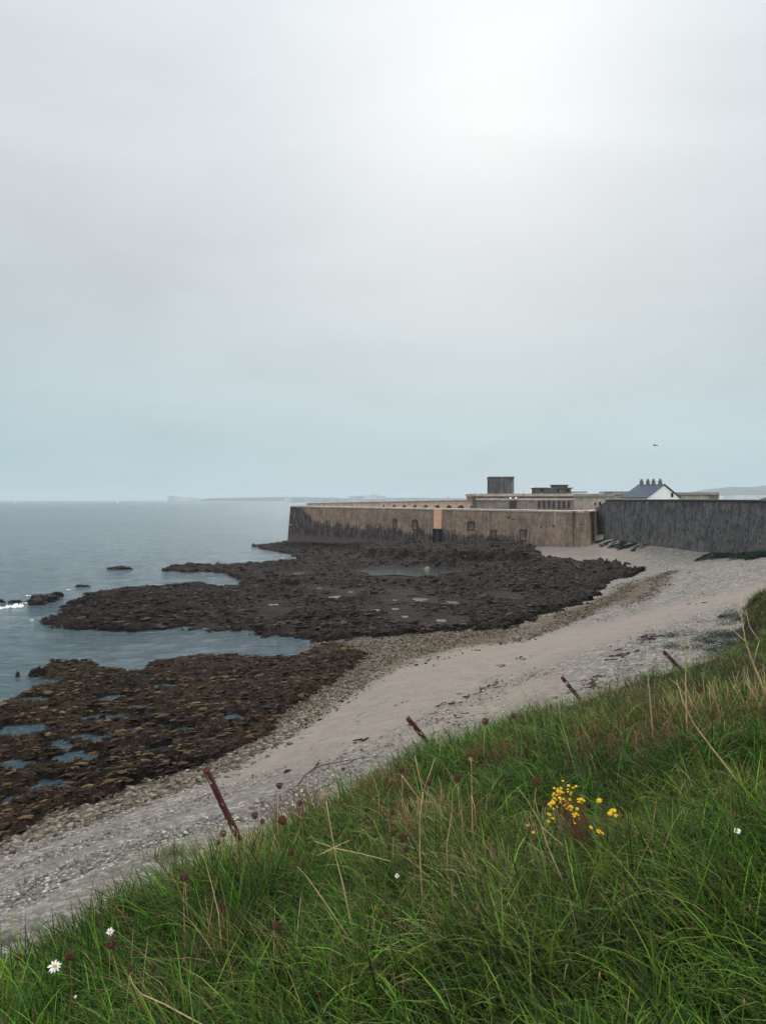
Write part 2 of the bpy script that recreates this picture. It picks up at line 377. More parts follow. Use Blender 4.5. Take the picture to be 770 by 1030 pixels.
def reef_mat(name, cold, mid, warmc, light):
    t = NT(name, .62); t.b.inputs['Specular IOR Level'].default_value = .06
    p = t.map(); n1 = t.noise(p, .55, 7, .68, .4); n2 = t.noise(p, 3.2, 6, .7); ps = t.map((.6, 2.2, 1), rot=(0, 0, R(-28))); n3 = t.noise(ps, 1.4, 6, .7, .5)
    c = t.mix(t.ramp(n3, [(.35, 0.), (.66, 1.)]), cold, mid)
    wv = t.math('ADD', t.attr('warm'), t.math('MULTIPLY', t.math('SUBTRACT', n1, .5), 2.2))
    c = t.mix(t.ramp(wv, [(.42, 0.), (.95, .85)]), c, warmc)
    c = t.mix(t.ramp(t.math('ADD', wv, t.math('SUBTRACT', n2, .5)), [(.95, 0.), (1.0, .0)]), c, light)
    lg = t.math('MULTIPLY', t.ramp(n2, [(.58, 0.), (.68, .8)]), t.ramp(wv, [(.6, 0.), (1., 1.)]))
    c = t.mix(lg, c, light)
    c = t.mix(t.math('MULTIPLY', t.attr('shore'), t.ramp(n1, [(.5, 0.0), (.68, .5)])), c, t.mix(n2, (.032, .024, .018), (.12, .088, .058)))
    c = t.mix(t.ramp(t.noise(p, 7, 5, .75), [(.66, 0.), (.74, .4)]), c, (.06, .056, .055))
    pn = t.noise(t.map((.5, 1.3, 1), rot=(0, 0, R(-20))), .16, 6, .7, .6); c = t.mix(t.ramp(pn, [(.42, 0.), (.58, .6)]), c, tuple(x * 1.8 for x in mid)); c = t.mix(t.ramp(pn, [(.36, .7), (.46, 0.)]), c, tuple(x * .6 for x in cold))
    t.set(t.b.inputs['Roughness'], t.ramp(n2, [(.3, .6), (.7, .95)]))
    cr = t.ramp(t.noise(t.map((.9, 2.4, 1), rot=(0, 0, R(-28))), 3.4, 7, .8, .6), [(.44, 1.), (.51, 0.)]); c2_ = t.mix(t.math('MULTIPLY', cr, .85), c, (.008, .008, .009)); t.col(c2_)
    t.nrm(t.bump(t.math('ADD', t.math('MULTIPLY', n3, 1.), t.math('MULTIPLY', t.noise(p, 5, 8, .8), 1.2)), .6, 1.)); return t.m
M_reefA = reef_mat('weedy_rock_dark', (.0095, .0068, .0068), (.040, .027, .0225), (.070, .047, .026), (.10, .075, .05))
M_reefB = reef_mat('weedy_rock_brown', (.012, .0085, .0068), (.048, .031, .021), (.12, .073, .035), (.21, .14, .062))
tag(link('beach', beach_me, M_beach), kind='structure')
tag(link('reef', reefA_me, M_reefA), kind='structure'); tag(link('reef', reefB_me, M_reefB), kind='structure')

REEF_PTS = []
for zz_, kk_, ee_ in ((zA, kA, eA), (zB, kB, eB)):
    ii_ = np.nonzero(kk_ & (zz_.ravel() > .03) & (ee_.ravel() > .2) & (hmask.ravel() < -1.5))[0]
    REEF_PTS.append((X.ravel()[ii_], Y.ravel()[ii_], zz_.ravel()[ii_], RR.ravel()[ii_]))
# ------------------------------------------------------------------ sea
def water_mat(name, base, rough, bs, dist, stretch=True):
    t = NT(name, rough); t.b.inputs['IOR'].default_value = 1.33; t.b.inputs['Specular IOR Level'].default_value = .5
    p = t.map((1, 1, 1)); w = t.map((.45, 1.25, 1), rot=(0, 0, R(12)))
    n = t.noise(p, .012, 4, .6)
    t.col(t.mix(t.ramp(n, [(.35, 0.), (.65, 1.)]), base, tuple(x * 1.45 for x in base)))
    h = t.math('ADD', t.noise(w, bs, 7, .62, .3), t.math('MULTIPLY', t.noise(t.map((.3, 1.1, 1), rot=(0, 0, R(-8))), bs * .22, 5, .6), 2.2))
    t.nrm(t.bump(h, dist, 1)); return t.m
M_sea = water_mat('sea_water', (.033, .064, .080), .12, 1.1, .85); M_sea.node_tree.nodes['Principled BSDF'].inputs['Specular IOR Level'].default_value = .38
M_pool = water_mat('pool_water', (.04, .055, .055), .05, 1.5, .02)
xs, ys, rs = grid(-62, 62, 420, 18, 14500, 440)
zs = fbm(xs * .16, ys * .42, 4, 100) * .16 * sstep(500, 100, rs) + fbm(xs * .05, ys * .14, 3, 104) * .10 * sstep(900, 200, rs)
zs *= sstep(28, 60, rs) * .9 + .1
tag(link('sea', np_mesh('sea', np.stack([xs, ys, zs], -1).reshape(-1, 3), quads(440, 420)), M_sea), kind='structure')

def blob(c, rx, ry, z, seed, n=40, amp=.35, th=.0, a0=0):
    V = [(0, 0, 0)]
    for i in range(n):
        a = i * 2 * math.pi / n; k = 1 + amp * (mnoise.noise(Vector((math.cos(a) * 1.7 + seed, math.sin(a) * 1.7, seed))) * 1.4 + .5 * mnoise.noise(Vector((math.cos(a) * 5, math.sin(a) * 5, seed + 9))))
        V.append((math.cos(a) * rx * k, math.sin(a) * ry * k, 0))
    return V, [(0, 1 + i, 1 + (i + 1) % n) for i in range(n)]
PL = ['long dark green pool under the foot of the sea wall', 'small pale tide pool on the dark upper reef']
for i, (c, rx, ry, z0) in enumerate(hpool_obj):
    V, F = blob(c, rx * 1.12, ry * 1.12, z0, i * 3.1)
    me = bpy.data.meshes.new('tide_pool'); me.from_pydata(V, [], F); me.update()
    o = link('tide_pool', me, M_pool); o.location = (c.x, c.y, z0)
    if i == len(hpool_obj) - 1: tag(o, 'long dark green tide pool below the foot of the fort wall', 'tide pool')
    else: tag(o, 'small pale tide pool glinting on the dark upper reef', 'tide pool', 'small tide pools on the upper reef')

# ------------------------------------------------------------------ rocks
def rock_mesh(name, sx, sy, sz, seed, n=3, amp=.45, freq=1.2):
    import bmesh
    bm = bmesh.new(); bmesh.ops.create_icosphere(bm, subdivisions=n, radius=1)
    for v in bm.verts:
        p = v.co.copy(); d = 1 + amp * mnoise.fractal(p * freq + Vector((seed, seed * .7, 0)), .8, 2.1, 5)
        q = mnoise.voronoi(p * 1.6 + Vector((seed, 0, 0)))[0]; d += (q[1] - q[0]) * .35 * amp
        v.co = Vector((p.x * sx, p.y * sy, p.z * sz)) * d
    me = bpy.data.meshes.new(name); bm.to_mesh(me); bm.free(); me.polygons.foreach_set('use_smooth', [False] * len(me.polygons)); return me
def rmat(name, a, b, rough=.7):
    t = NT(name, rough); p = t.map(); n = t.noise(p, 1.2, 7, .7); t.col(t.mix(t.ramp(n, [(.3, 0.), (.7, 1.)]), a, b)); t.nrm(t.bump(t.noise(p, 5, 7, .7), .1)); return t.m
M_rdark = rmat('wet_dark_rock', (.01, .009, .009), (.035, .028, .024)); M_rtan = rmat('dry_tan_rock', (.22, .15, .09), (.36, .27, .18)); M_rgrey = rmat('grey_stone', (.11, .105, .10), (.27, .25, .235), .9)
def rock(px, py, w, hz, seed, mat, label, z=0., dep=1.0, cat='rock', group=None, name='sea_rock', sub=4):
    c = at(px, py, z); s = w * c.y / FPX / 2
    o = link(name, rock_mesh(name, s, s * dep, hz, seed, sub, .5, 1.5), mat); o.location = (c.x, c.y, z); return tag(o, label, cat, group)
rock(44, 604.5, 25, .85, 2.2, M_rdark, 'jagged dark sea rock beside the breaking white foam', dep=1.3)
rock(57, 600, 12, .55, 5.2, M_rdark, 'low pointed sea rock just beyond the jagged foam-washed rock', dep=.8)
rock(38, 608, 16, .5, 7.9, M_rdark, 'flat dark sea rock on the near side of the jagged foam-washed rock', dep=.7)
rock(16, 605.5, 14, .25, 9.2, M_rdark, 'thin half sunk rock behind the breaking white foam', dep=.6)
rock(1, 605.8, 7, .35, 3.2, M_rdark, 'tiny sea rock cut by the left edge of the photo', dep=.7)
rock(121, 572.5, 24, .5, 12.2, M_rdark, 'lone low brown sea rock far out from the upper reef', dep=.5)
rock(84, 590, 16, .25, 14.2, M_rdark, 'barely awash rock sliver just off the tip of the upper reef', dep=.6)
rock(36, 679, 13, .55, 16.2, M_rdark, 'rounded dark sea rock off the edge of the lower reef', dep=.8)
rock(18, 679.5, 4, .25, 18.2, M_rdark, 'tiny round rock alone in the water off the lower reef', dep=.8, sub=3)
rock(404, 562, 8, .55, 20.1, M_rtan, 'pale tan boulder among the weed below the fort wall', z=1.2, dep=.8, name='boulder')
rock(429, 572, 5, .4, 21.1, M_rtan, 'small orange boulder at the end of the dark green pool', z=1.0, dep=.8, name='boulder', sub=3)
rock(531, 566, 10, .3, 24.1, M_rtan, 'flat tan boulder at the foot of the dark rock mound', z=2.3, dep=.9, name='boulder')

# ------------------------------------------------------------------ foam
def foam_patch(px, py, w, h, seed, z=.12):
    c = at(px, py, 0); rx = w * c.y / FPX / 2; ry = (at(px, py - h / 2, 0) - at(px, py + h / 2, 0)).length / 2
    return c, rx, ry
t = NT('foam_white', .9); t.col((.78, .80, .80)); t.nrm(t.bump(t.noise(t.map(), 6, 6, .7), .1)); M_foam = t.m
fv = []; ff = []
for k, (px, py, w, h) in enumerate([(12,611,24,2.2),(18,609.5,14,1.6),(5,612.5,12,1.2),(24,607,8,1.),(30,599.5,10,.5),(69,593.5,5,.6),(33,624,5,.5)]):
    c, rx, ry = foam_patch(px, py, w, h, k)
    for j in range(26 if w > 12 else 12):
        a = random.uniform(0, 6.28); q = random.random() ** .6; cx = c.x + math.cos(a) * rx * q; cy = c.y + math.sin(a) * ry * q; s = rx * random.uniform(.05, .2)
        n = 9; b = len(fv); hh = random.uniform(.02, .22 if k < 3 else .05)
        fv.append((cx, cy, .10 + hh))
        for i in range(n):
            an = i * 6.283 / n; kk = random.uniform(.5, 1.2); fv.append((cx + math.cos(an) * s * kk * 1.5, cy + math.sin(an) * min(s, ry * .5) * kk, .02 + random.uniform(0, .03)))
        ff += [(b, b + 1 + i, b + 1 + (i + 1) % n) for i in range(n)]
me = bpy.data.meshes.new('sea_foam'); me.from_pydata(fv, [], ff); me.update(); me.polygons.foreach_set('use_smooth', [True] * len(me.polygons))
tag(link('sea_foam', me, M_foam), 'white foam breaking round the small rocks and reef edges', 'foam', kind='stuff')
#==PART2==
# ------------------------------------------------------------------ masonry
def wall_mat(name, a, b, stain, band=None, streak=.5, course=True, moss=None, rough=.92):
    """UV in metres: u along the wall, v = height above the sea"""
    t = NT(name, rough); uv = t.map((1, 1, 1), 'UV'); s = t.sep(uv)
    n1 = t.noise(uv, .22, 6, .65); n2 = t.noise(uv, 1.8, 6, .7)
    c = t.mix(t.ramp(n1, [(.3, 0.), (.7, 1.)]), a, b); c = t.mix(t.math('MULTIPLY', n2, .5), c, tuple(x * .45 for x in a))
    if course:
        br = t.n.new('ShaderNodeTexBrick'); t.l.new(uv, br.inputs['Vector']); br.inputs['Scale'].default_value = 1
        br.inputs['Brick Width'].default_value = .9; br.inputs['Row Height'].default_value = .42; br.inputs['Mortar Size'].default_value = .03; br.inputs['Mortar Smooth'].default_value = .3
        br.inputs['Color1'].default_value = (.62, .62, .62, 1); br.inputs['Color2'].default_value = (1, 1, 1, 1); br.inputs['Mortar'].default_value = (.5, .5, .5, 1)
        c = t.mix(.6, c, t.mix(1., c, br.outputs['Color'], 'MULTIPLY'))
    sv = t.map((.95, .26, 1), 'UV'); st = t.noise(sv, 1, 7, .78); sv2 = t.map((2.6, .38, 1), 'UV'); st2 = t.noise(sv2, 1, 4, .6)
    k = t.math('ADD', t.math('MULTIPLY', st, .6), t.math('MULTIPLY', st2, .4))
    c = t.mix(t.math('MULTIPLY', t.ramp(k, [(.44, 0.), (.58, 1.)]), streak), c, stain)
    lt = t.ramp(t.noise(t.map((1.7, .12, 4), 'UV'), 1, 5, .7), [(.56, 0.), (.70, .35)])
    c = t.mix(lt, c, tuple(min(1, x * 1.6 + .03) for x in a))
    c = t.mix(t.ramp(t.noise(t.map((.35, .5, 1), 'UV'), 1, 7, .75), [(.48, 0.), (.62, .45)]), c, tuple(x * .4 for x in b))
    c = t.mix(t.ramp(t.noise(t.map((.30, .42, 5), 'UV'), 1, 8, .78, .4), [(.50, 0.), (.64, .5)]), c, tuple(x * .28 for x in a))
    if band:  # (lower, upper, u at which it ends)
        top = t.math('ADD', band[1], t.math('MULTIPLY', t.math('SUBTRACT', t.math('ADD', t.math('MULTIPLY', k, .65), t.math('MULTIPLY', n1, .35)), .5), 13.))
        top = t.math('ADD', top, t.math('MULTIPLY', t.math('MAXIMUM', t.math('SUBTRACT', 14.0, s[0]), 0.), .42))
        top = t.math('ADD', top, t.math('MULTIPLY', t.math('MAXIMUM', t.math('SUBTRACT', 50.0, s[0]), 0.), .035))
        f = t.math('SUBTRACT', 1.0, t.math('DIVIDE', t.math('SUBTRACT', s[1], top), 1.1, clamp=True))
        f = t.math('MULTIPLY', f, t.math('DIVIDE', t.math('SUBTRACT', band[3], s[0]), 12., clamp=True))
        f = t.math('MULTIPLY', f, t.ramp(t.noise(t.map((1.0, .40, 9), 'UV'), 1, 8, .78), [(.40, .45), (.54, 1.)])); c = t.mix(t.math('MULTIPLY', f, .93), c, stain)
        lo = t.math('ADD', band[0], t.math('MULTIPLY', t.math('SUBTRACT', n2, .5), 1.2))
        g = t.math('MULTIPLY', t.math('SUBTRACT', 1.0, t.math('DIVIDE', t.math('SUBTRACT', s[1], lo), .8, clamp=True)), t.math('DIVIDE', t.math('SUBTRACT', band[3], s[0]), 12., clamp=True))
        c = t.mix(t.math('MULTIPLY', g, .8), c, (.105, .075, .07))
    if moss:
        lowf = t.math('SUBTRACT', 1.0, t.math('DIVIDE', t.math('SUBTRACT', s[1], t.math('ADD', 5.0, t.math('MULTIPLY', n1, 5.))), 4.0, clamp=True)); c = t.mix(t.math('MULTIPLY', lowf, .55), c, (.14, .125, .11))
        c = t.mix(t.ramp(t.noise(uv, .7, 5, .7), [(.52, 0.), (.64, .65)]), c, moss); c = t.mix(t.ramp(t.noise(t.map((.5, .45, 1), 'UV'), 2.2, 8, .8), [(.47, 0.), (.6, .75)]), c, (.03, .034, .045)); c = t.mix(t.ramp(t.noise(t.map((1.1, .28, 7), 'UV'), 1.3, 8, .75), [(.53, 0.), (.66, .6)]), c, (.22, .21, .20)); c = t.mix(t.ramp(t.noise(t.map((.5, .14, 3), 'UV'), 1.3, 8, .75), [(.50, 0.), (.62, .65)]), c, (.026, .03, .042))
    t.col(c); t.nrm(t.bump(t.math('ADD', n2, t.math('MULTIPLY', t.noise(uv, 7, 4, .7), .5)), .12, .8)); return t.m
M_fort = wall_mat('weathered_pink_stone', (.47, .335, .240), (.285, .20, .15), (.022, .022, .03), band=(2.7, 5.3, 8., 96.), streak=.5)
M_fortR = M_fort
M_ramp = wall_mat('dark_slate_stone', (.25, .232, .215), (.125, .12, .12), (.026, .029, .038), streak=.5, moss=(.16, .15, .135))
M_arc = wall_mat('pale_pink_stone', (.80, .56, .43), (.70, .49, .38), (.12, .09, .08), streak=.25)
M_keep = wall_mat('brown_keep_stone', (.42, .35, .28), (.28, .23, .20), (.06, .055, .06), streak=.6)
M_coping = simple('coping_stone', (.38, .32, .265), .9, .3, 1.2)
M_conc = wall_mat('dark_concrete', (.20, .19, .175), (.13, .125, .12), (.04, .04, .045), streak=.8, course=False)
M_pale = wall_mat('pale_stone', (.62, .54, .44), (.52, .43, .34), (.17, .13, .11), streak=.3)  # bright tone is set in the stone colour itself
M_orange = simple('orange_render', (.66, .38, .25), .9, .18, 1.5)
M_dark = simple('dark_opening', (.012, .013, .018), .9, .2)
M_soot = simple('sooty_stone', (.05, .045, .045), .9, .3, 2)
M_white = simple('white_limewash', (.95, .89, .83), .85, .06, .6)
M_slate = simple('blue_slate', (.075, .095, .125), .9, .22, 2.5)
M_roof = simple('weathered_roof', (.26, .235, .21), .9, .3, 1)
M_chim = simple('chimney_brick', (.16, .14, .13), .9, .35, 2)
M_paleframe = simple('pale_frame_stone', (.17, .17, .17), .9, .25, 3)
M_fill = simple('brown_infill', (.13, .10, .082), .95, .5, 1.6)
M_green = simple('mossy_ledge', (.05, .075, .04), .95, .3, 3)

def uvwall(name, P, z0, z1, mat, parent=None, batter=.9, thick=3., nu=40, nv=10, u0=0, rag=.0, close=True):
    """battered wall along polyline P (front face seen with the sea on its outer side), real thickness behind"""
    P = [Vector((p[0], p[1])) for p in P]; L = [0]
    for i in range(len(P) - 1): L.append(L[-1] + (P[i + 1] - P[i]).length)
    T = L[-1]; us = sorted(set([round(T * i / nu, 4) for i in range(nu + 1)] + [round(l, 4) for l in L]))
    def pos(u):
        for i in range(len(P) - 1):
            if u <= L[i + 1] + 1e-3:
                k = (u - L[i]) / (L[i + 1] - L[i]); return P[i].lerp(P[i + 1], k), i
        return P[-1], len(P) - 2
    nr_ = []
    for i in range(len(P) - 1):
        d = (P[i + 1] - P[i]).normalized(); nr_.append(Vector((d.y, -d.x)))
    def nrm(u, i):
        a = nr_[i]
        if abs(u - L[i]) < 1e-2 and i > 0: a = a + nr_[i - 1]
        if abs(u - L[i + 1]) < 1e-2 and i < len(nr_) - 1: a = a + nr_[i + 1]
        a = a.normalized(); return a / max(.5, a.dot(nr_[i]))
    Z0 = z0 if callable(z0) else (lambda u: z0); Z1 = z1 if callable(z1) else (lambda u: z1)
    V = []; UV = []
    for u in us:
        p, i = pos(u); n = nrm(u, i)
        a, b = Z0(u), Z1(u) + rag * mnoise.noise(Vector((u * .8, 3, 1)))
        for j in range(nv + 1):
            z = a + (b - a) * j / nv; off = batter * (1 - j / nv)
            V.append((p.x + n.x * off, p.y + n.y * off, z)); UV.append((u + u0, z))
        V.append((p.x - n.x * thick, p.y - n.y * thick, b)); UV.append((u + u0, b + thick))
        V.append((p.x - n.x * thick, p.y - n.y * thick, a)); UV.append((u + u0, a))
    m = nv + 3; F = []
    for k in range(len(us) - 1):
        for j in range(m - 1): F.append((k * m + j, (k + 1) * m + j, (k + 1) * m + j + 1, k * m + j + 1))
    if close: F.append(tuple(range(m))); F.append(tuple(range(len(V) - m, len(V)))[::-1])
    me = bpy.data.meshes.new(name); me.from_pydata(V, [], F); uvl = me.uv_layers.new(name='UVMap')
    idx = np.empty(len(me.loops), np.int32); me.loops.foreach_get('vertex_index', idx); uvl.data.foreach_set('uv', np.array(UV, np.float32)[idx].ravel())
    me.update(); return link(name, me, mat, parent), pos, nrm, T
def uvbox(name, c, size, rz, mat, parent=None, taper=0):
    mb = MB().box(c, size, rz, taper); o = mb.build(name, mat, parent); me = o.data; uvl = me.uv_layers.new(name='UVMap')
    cs, sn = math.cos(rz), math.sin(rz)
    for pl in me.polygons:
        for li in pl.loop_indices:
            co = me.vertices[me.loops[li].vertex_index].co; x = co.x * cs + co.y * sn; y = -co.x * sn + co.y * cs
            uvl.data[li].uv = (x + y, co.z) if abs(pl.normal.z) < .7 else (x, y)
    return o
def pline(px, D): return ((px - CX) / FPX * D, D)

# ---- battery wall facing the reef
A = pline(592, 150); B = pline(292, 230)
fw = empty('fort_wall', (A[0], A[1], 0)); fw['label'] = 'long pink-brown stone fort wall stained black along its foot, above the reef'; fw['category'] = 'fort wall'
FO = Vector((A[0], A[1], 0))
def under(o, root):
    o.parent = root; o.location = Vector(o.location) - root.location; return o
# run from the seaward corner to the inland corner so the outer side is the camera side
PTS = [(B[0] + 12, B[1] + 70), B, A, (A[0] + 16, A[1] + 45)]
def ztop(u): # heights along the run
    L0 = math.hypot(12, 70); L1 = math.hypot(A[0] - B[0], A[1] - B[1])
    k = min(1, max(0, (u - L0) / L1)); return 11.62 - .42 * k
L0 = math.hypot(12, 70)
o, wpos, wnrm, WT = uvwall('wall', PTS, -1.5, ztop, M_fort, None, 1.0, 3.2, 120, 12, -L0, .03); under(o, fw)
def on_wall(px, off=0.):
    """point u on the front wall that stands in the direction of pixel column px"""
    k = (px - CX) / FPX; lo, hi = L0, L0 + math.hypot(A[0] - B[0], A[1] - B[1])
    for _ in range(50):
        m = (lo + hi) / 2; p, i = wpos(m)
        if p.x / p.y < k: lo = m
        else: hi = m
    p, i = wpos(lo); n = wnrm(lo, i); d = Vector((-n.y, n.x)); return p, n, d, lo
wd = Vector((A[0] - B[0], A[1] - B[1])).normalized(); wn = Vector((wd.y, -wd.x)); wrz = math.atan2(wd.y, wd.x)
def zpix(py, D): return CZ + (HZ - py) / FPX * D
def wallbox(name, px, py0, py1, wpx, proud, depth, mat, parent=fw, root=fw, shift=0.):
    p, n, d, u = on_wall(px); D = p.y; w = wpx / FPX * D / abs(wd.x); z1 = zpix(py0, D); z0 = zpix(py1, D)
    zt = ztop(u); bat = 1.0 * (zt - (z0 + z1) / 2) / (zt + 1.5)
    c = (p.x + n.x * (bat + proud - depth / 2) + wd.x * shift, p.y + n.y * (bat + proud - depth / 2) + wd.y * shift, (z0 + z1) / 2)
    o = MB().box(c, (w, depth, z1 - z0), wrz).build(name, mat); o.parent = parent
    for v in o.data.vertices: v.co -= Vector(fw.location)
    return o
# coping in pale stone, all along
mb = MB()
us = [L0 * .4 + (WT - L0 * .4 - 20) * i / 90 for i in range(91)]
V = []
for u in us:
    p, i = wpos(u); n = wnrm(u, i); z = ztop(u)
    for off, dz in ((.16, -.32), (.16, .02), (-.9, .14), (-.9, -.32)): V.append((p.x + n.x * off - fw.location.x, p.y + n.y * off - fw.location.y, z + dz + .01))
mb.add(V, [(k * 4 + j, (k + 1) * 4 + j, (k + 1) * 4 + (j + 1) % 4, k * 4 + (j + 1) % 4) for k in range(len(us) - 1) for j in range(4)] + [(0, 1, 2, 3), (len(V) - 1, len(V) - 2, len(V) - 3, len(V) - 4)])
cp = mb.build('coping', M_coping, fw)
# orange rendered pier with the blackened doorway beneath
wallbox('orange_pilaster', 441.3, 511.6, 531.6, 6.6, .42, .8, M_orange)['label'] = 'bright orange rendered strip'
dw = wallbox('doorway', 441.3, 533, 545, 4.2, .06, .4, M_soot)
for sx in (-1, 1): wallbox('door_jamb', 441.3 + sx * 3.2, 532, 546, 1.3, .28, .6, M_dark, shift=0)
wallbox('lintel', 441.3, 531.7, 532.8, 8.5, .5, .8, M_soot)
# walled-up openings
for px, y0, y1, w, mossy in ((398, 522, 531, 2.6, 0), (418, 523.5, 532, 4.6, 1), (474.5, 525, 532, 6, 1), (497.5, 533, 541, 5, 0), (527, 532.5, 543, 5, 0)):
    f = wallbox('niche', px, y0, y1, w, .05, .4, M_fill)
    f['label'] = 'walled-up opening with sooty frame'
    for s in (-1, 1): wallbox('jamb', px + s * (w / 2 + .25), y0 + .8, y1 - .3, .8, .14, .5, M_soot, f)
    if mossy: wallbox('arch_head', px, y0 - 1.0, y0 - .2, w * .6, .15, .5, M_soot, f)
    wallbox('lintel', px, y0 - .2, y0 + 1.6, w + .6, .16, .5, M_soot, f)
    wallbox('sill', px, y1, y1 + .8, w + 1., .24, .5, M_green if mossy else M_soot, f)
for px, y, w in ((512, 520, 2), (516, 522, 1.6), (557, 528.5, 1.8), (545, 530, 1.2), (584, 527, 1.2)):
    wallbox('vent_hole', px, y, y + 1.3, w, .04, .3, M_dark)
# pale repaired strip and ledge at the inland end
wallbox('pale_pier', 558.5, 515.5, 528, 1.6, .12, .4, M_pale)
wallbox('ledge', 293.4, 527.4, 528.4, 3, .8, 1.0, M_coping)

# ---- terrace paving behind the wall
tp = [(B[0] + wd.x * 2 - wn.x * 3.0, B[1] + wd.y * 2 - wn.y * 3.0), (A[0] - wd.x * 2 - wn.x * 3.0, A[1] - wd.y * 2 - wn.y * 3.0), (A[0] + 14, A[1] + 44), (B[0] + 16, B[1] + 68)]
o = MB().prism(tp, 9.0, [11.35, 10.95, 10.95, 11.35]).build('fort_ground', M_coping); tag(o, kind='structure')

# ---- casemate gallery: a low arched wall set back on the terrace
def arcade(PA, PB, z0, ztops, arches, mat, root, depth=1.6):
    """arches: list of (u0,u1,height). front face built as strips around real arched openings"""
    d = Vector((PB[0] - PA[0], PB[1] - PA[1])); T = d.length; d.normalize(); n = Vector((d.y, -d.x)); V = []; F = []; UV = []
    zt = lambda u: ztops[0] + (ztops[1] - ztops[0]) * u / T
    def P(u, z, off=0): V.append((PA[0] + d.x * u + n.x * off, PA[1] + d.y * u + n.y * off, z)); UV.append((u, z)); return len(V) - 1
    def col(u0, a0, u1, a1):
        F.append((P(u0, a0), P(u1, a1), P(u1, zt(u1)), P(u0, zt(u0))))
        if a0 > z0 + .01 or a1 > z0 + .01: F.append((P(u0, a0), P(u0, a0, -depth), P(u1, a1, -depth), P(u1, a1)))
    cur = 0
    for (a, b, h) in arches:
        col(cur, z0, a, z0); m = (a + b) / 2; r = (b - a) / 2
        for k in range(10):
            x0 = a + (b - a) * k / 10; x1 = a + (b - a) * (k + 1) / 10
            f = lambda x: z0 + .02 + h * math.sqrt(max(0, 1 - ((x - m) / r) ** 2))
            col(x0, f(x0), x1, f(x1))
        cur = b
    col(cur, z0, T, z0)
    F.append((P(0, zt(0)), P(T, zt(T)), P(T, zt(T), -6), P(0, zt(0), -6)))      # roof
    F.append((P(0, z0), P(0, zt(0)), P(0, zt(0), -6), P(0, z0, -6))); F.append((P(T, z0, -6), P(T, zt(T), -6), P(T, zt(T)), P(T, z0)))
    F.append((P(0, z0, -6), P(0, zt(0), -6), P(T, zt(T), -6), P(T, z0, -6)))
    me = bpy.data.meshes.new('wall'); me.from_pydata([(v[0] - root.location.x, v[1] - root.location.y, v[2]) for v in V], [], F); uvl = me.uv_layers.new(name='UVMap')
    for l in me.loops: uvl.data[l.index].uv = UV[l.vertex_index]
    link('wall', me, mat, root)
    bk = MB()
    for (a, b, h) in arches:
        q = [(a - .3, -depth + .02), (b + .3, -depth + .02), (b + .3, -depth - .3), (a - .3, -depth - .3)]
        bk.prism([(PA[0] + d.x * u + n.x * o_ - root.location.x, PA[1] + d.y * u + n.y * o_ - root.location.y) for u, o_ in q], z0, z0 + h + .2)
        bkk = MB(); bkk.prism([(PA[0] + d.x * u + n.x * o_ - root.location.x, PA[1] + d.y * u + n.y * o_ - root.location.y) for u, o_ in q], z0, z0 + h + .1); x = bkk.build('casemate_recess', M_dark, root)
    return
GA = (B[0] + 4.5, B[1] + 6); GB = pline(480, 181)
ga = empty('casemate_gallery', (GA[0], GA[1], 0), 0, 'low pale pink gallery with dark arched openings on top of the fort wall', 'gallery')
gd = Vector((GB[0] - GA[0], GB[1] - GA[1])); gT = gd.length; gd.normalize()
def g_u(px):
    k = (px - CX) / FPX; return (k * GA[1] - GA[0]) / (gd.x - k * gd.y)
arches = []
for px, w in ((385.5, 2.6), (396, 3.4), (406.4, 4), (417, 4.4), (427.8, 5), (439.5, 5.6), (451, 6.2), (463.2, 6.8), (475.5, 6.6)):
    arches.append((g_u(px - w / 2), g_u(px + w / 2), 1.0))
arcade(GA, GB, 11.2, (12.35, 13.42), arches, M_arc, ga)
mb = MB()
for i in range(30):
    u0 = gT * i / 30; u1 = gT * (i + 1) / 30; zt = 12.35 + (13.42 - 12.35) * (i + .5) / 30
    c = (GA[0] + gd.x * (u0 + u1) / 2 - ga.location.x, GA[1] + gd.y * (u0 + u1) / 2 - ga.location.y, zt + .02 + .05 * (i % 2))
    mb.box(c, (u1 - u0 - .02, .7, .16), math.atan2(gd.y, gd.x))
mb.build('coping', M_coping, ga)

# ---- keep: two-stepped wall block behind the terrace
KD = 178.
def kb(name, x0, x1, y0, y1, D, dep, mat, parent=None, rz=0, extra=0):
    z1 = zpix(y0, D); z0 = zpix(y1, D) - extra; a = pline(x0, D)[0]; b = pline(x1, D)[0]
    return uvbox(name, ((a + b) / 2, D + dep / 2, (z0 + z1) / 2), (b - a, dep, z1 - z0), rz, mat, parent)
def root_for(name, px, D, label, cat, group=None):
    return empty(name, (pline(px, D)[0], D, 0), 0, label, cat, group)
def kbr(root, *a, **k):
    o = kb(*a, **k); o.parent = root
    for v in o.data.vertices: v.co -= Vector((root.location.x, root.location.y, root.location.z))
    return o
k = root_for('keep_wall', 525, KD, 'brown stepped keep wall carrying the square tower and the bunker', 'keep')
kbr(k, 'upper_wall', 475.5, 577, 499.2, 512, KD + 2, 14, M_keep, extra=1)
kbr(k, 'cornice', 474.6, 577.6, 496.6, 499.2, KD + 1.4, 15, M_coping)
kbr(k, 'lower_wall', 479.5, 576.5, 503.2, 512.5, KD, 2.0, M_keep, extra=1)
kbr(k, 'parapet', 479, 577, 501.2, 503.2, KD - .3, 2.4, M_coping)
for sx in (513.0, 518.6): kbr(k, 'white_plaque', sx - .9, sx + .9, 500, 501.9, KD + 1.2 - 1.8, .3, M_white)
kbr(k, 'door', 512.4, 519.3, 503.5, 511.2, KD - .25, .3, M_soot)
for sx in (541, 546, 551, 556, 561, 566, 571): kbr(k, 'buttress', sx, sx + 2, 504, 511.3, KD - .35, .4, M_soot)

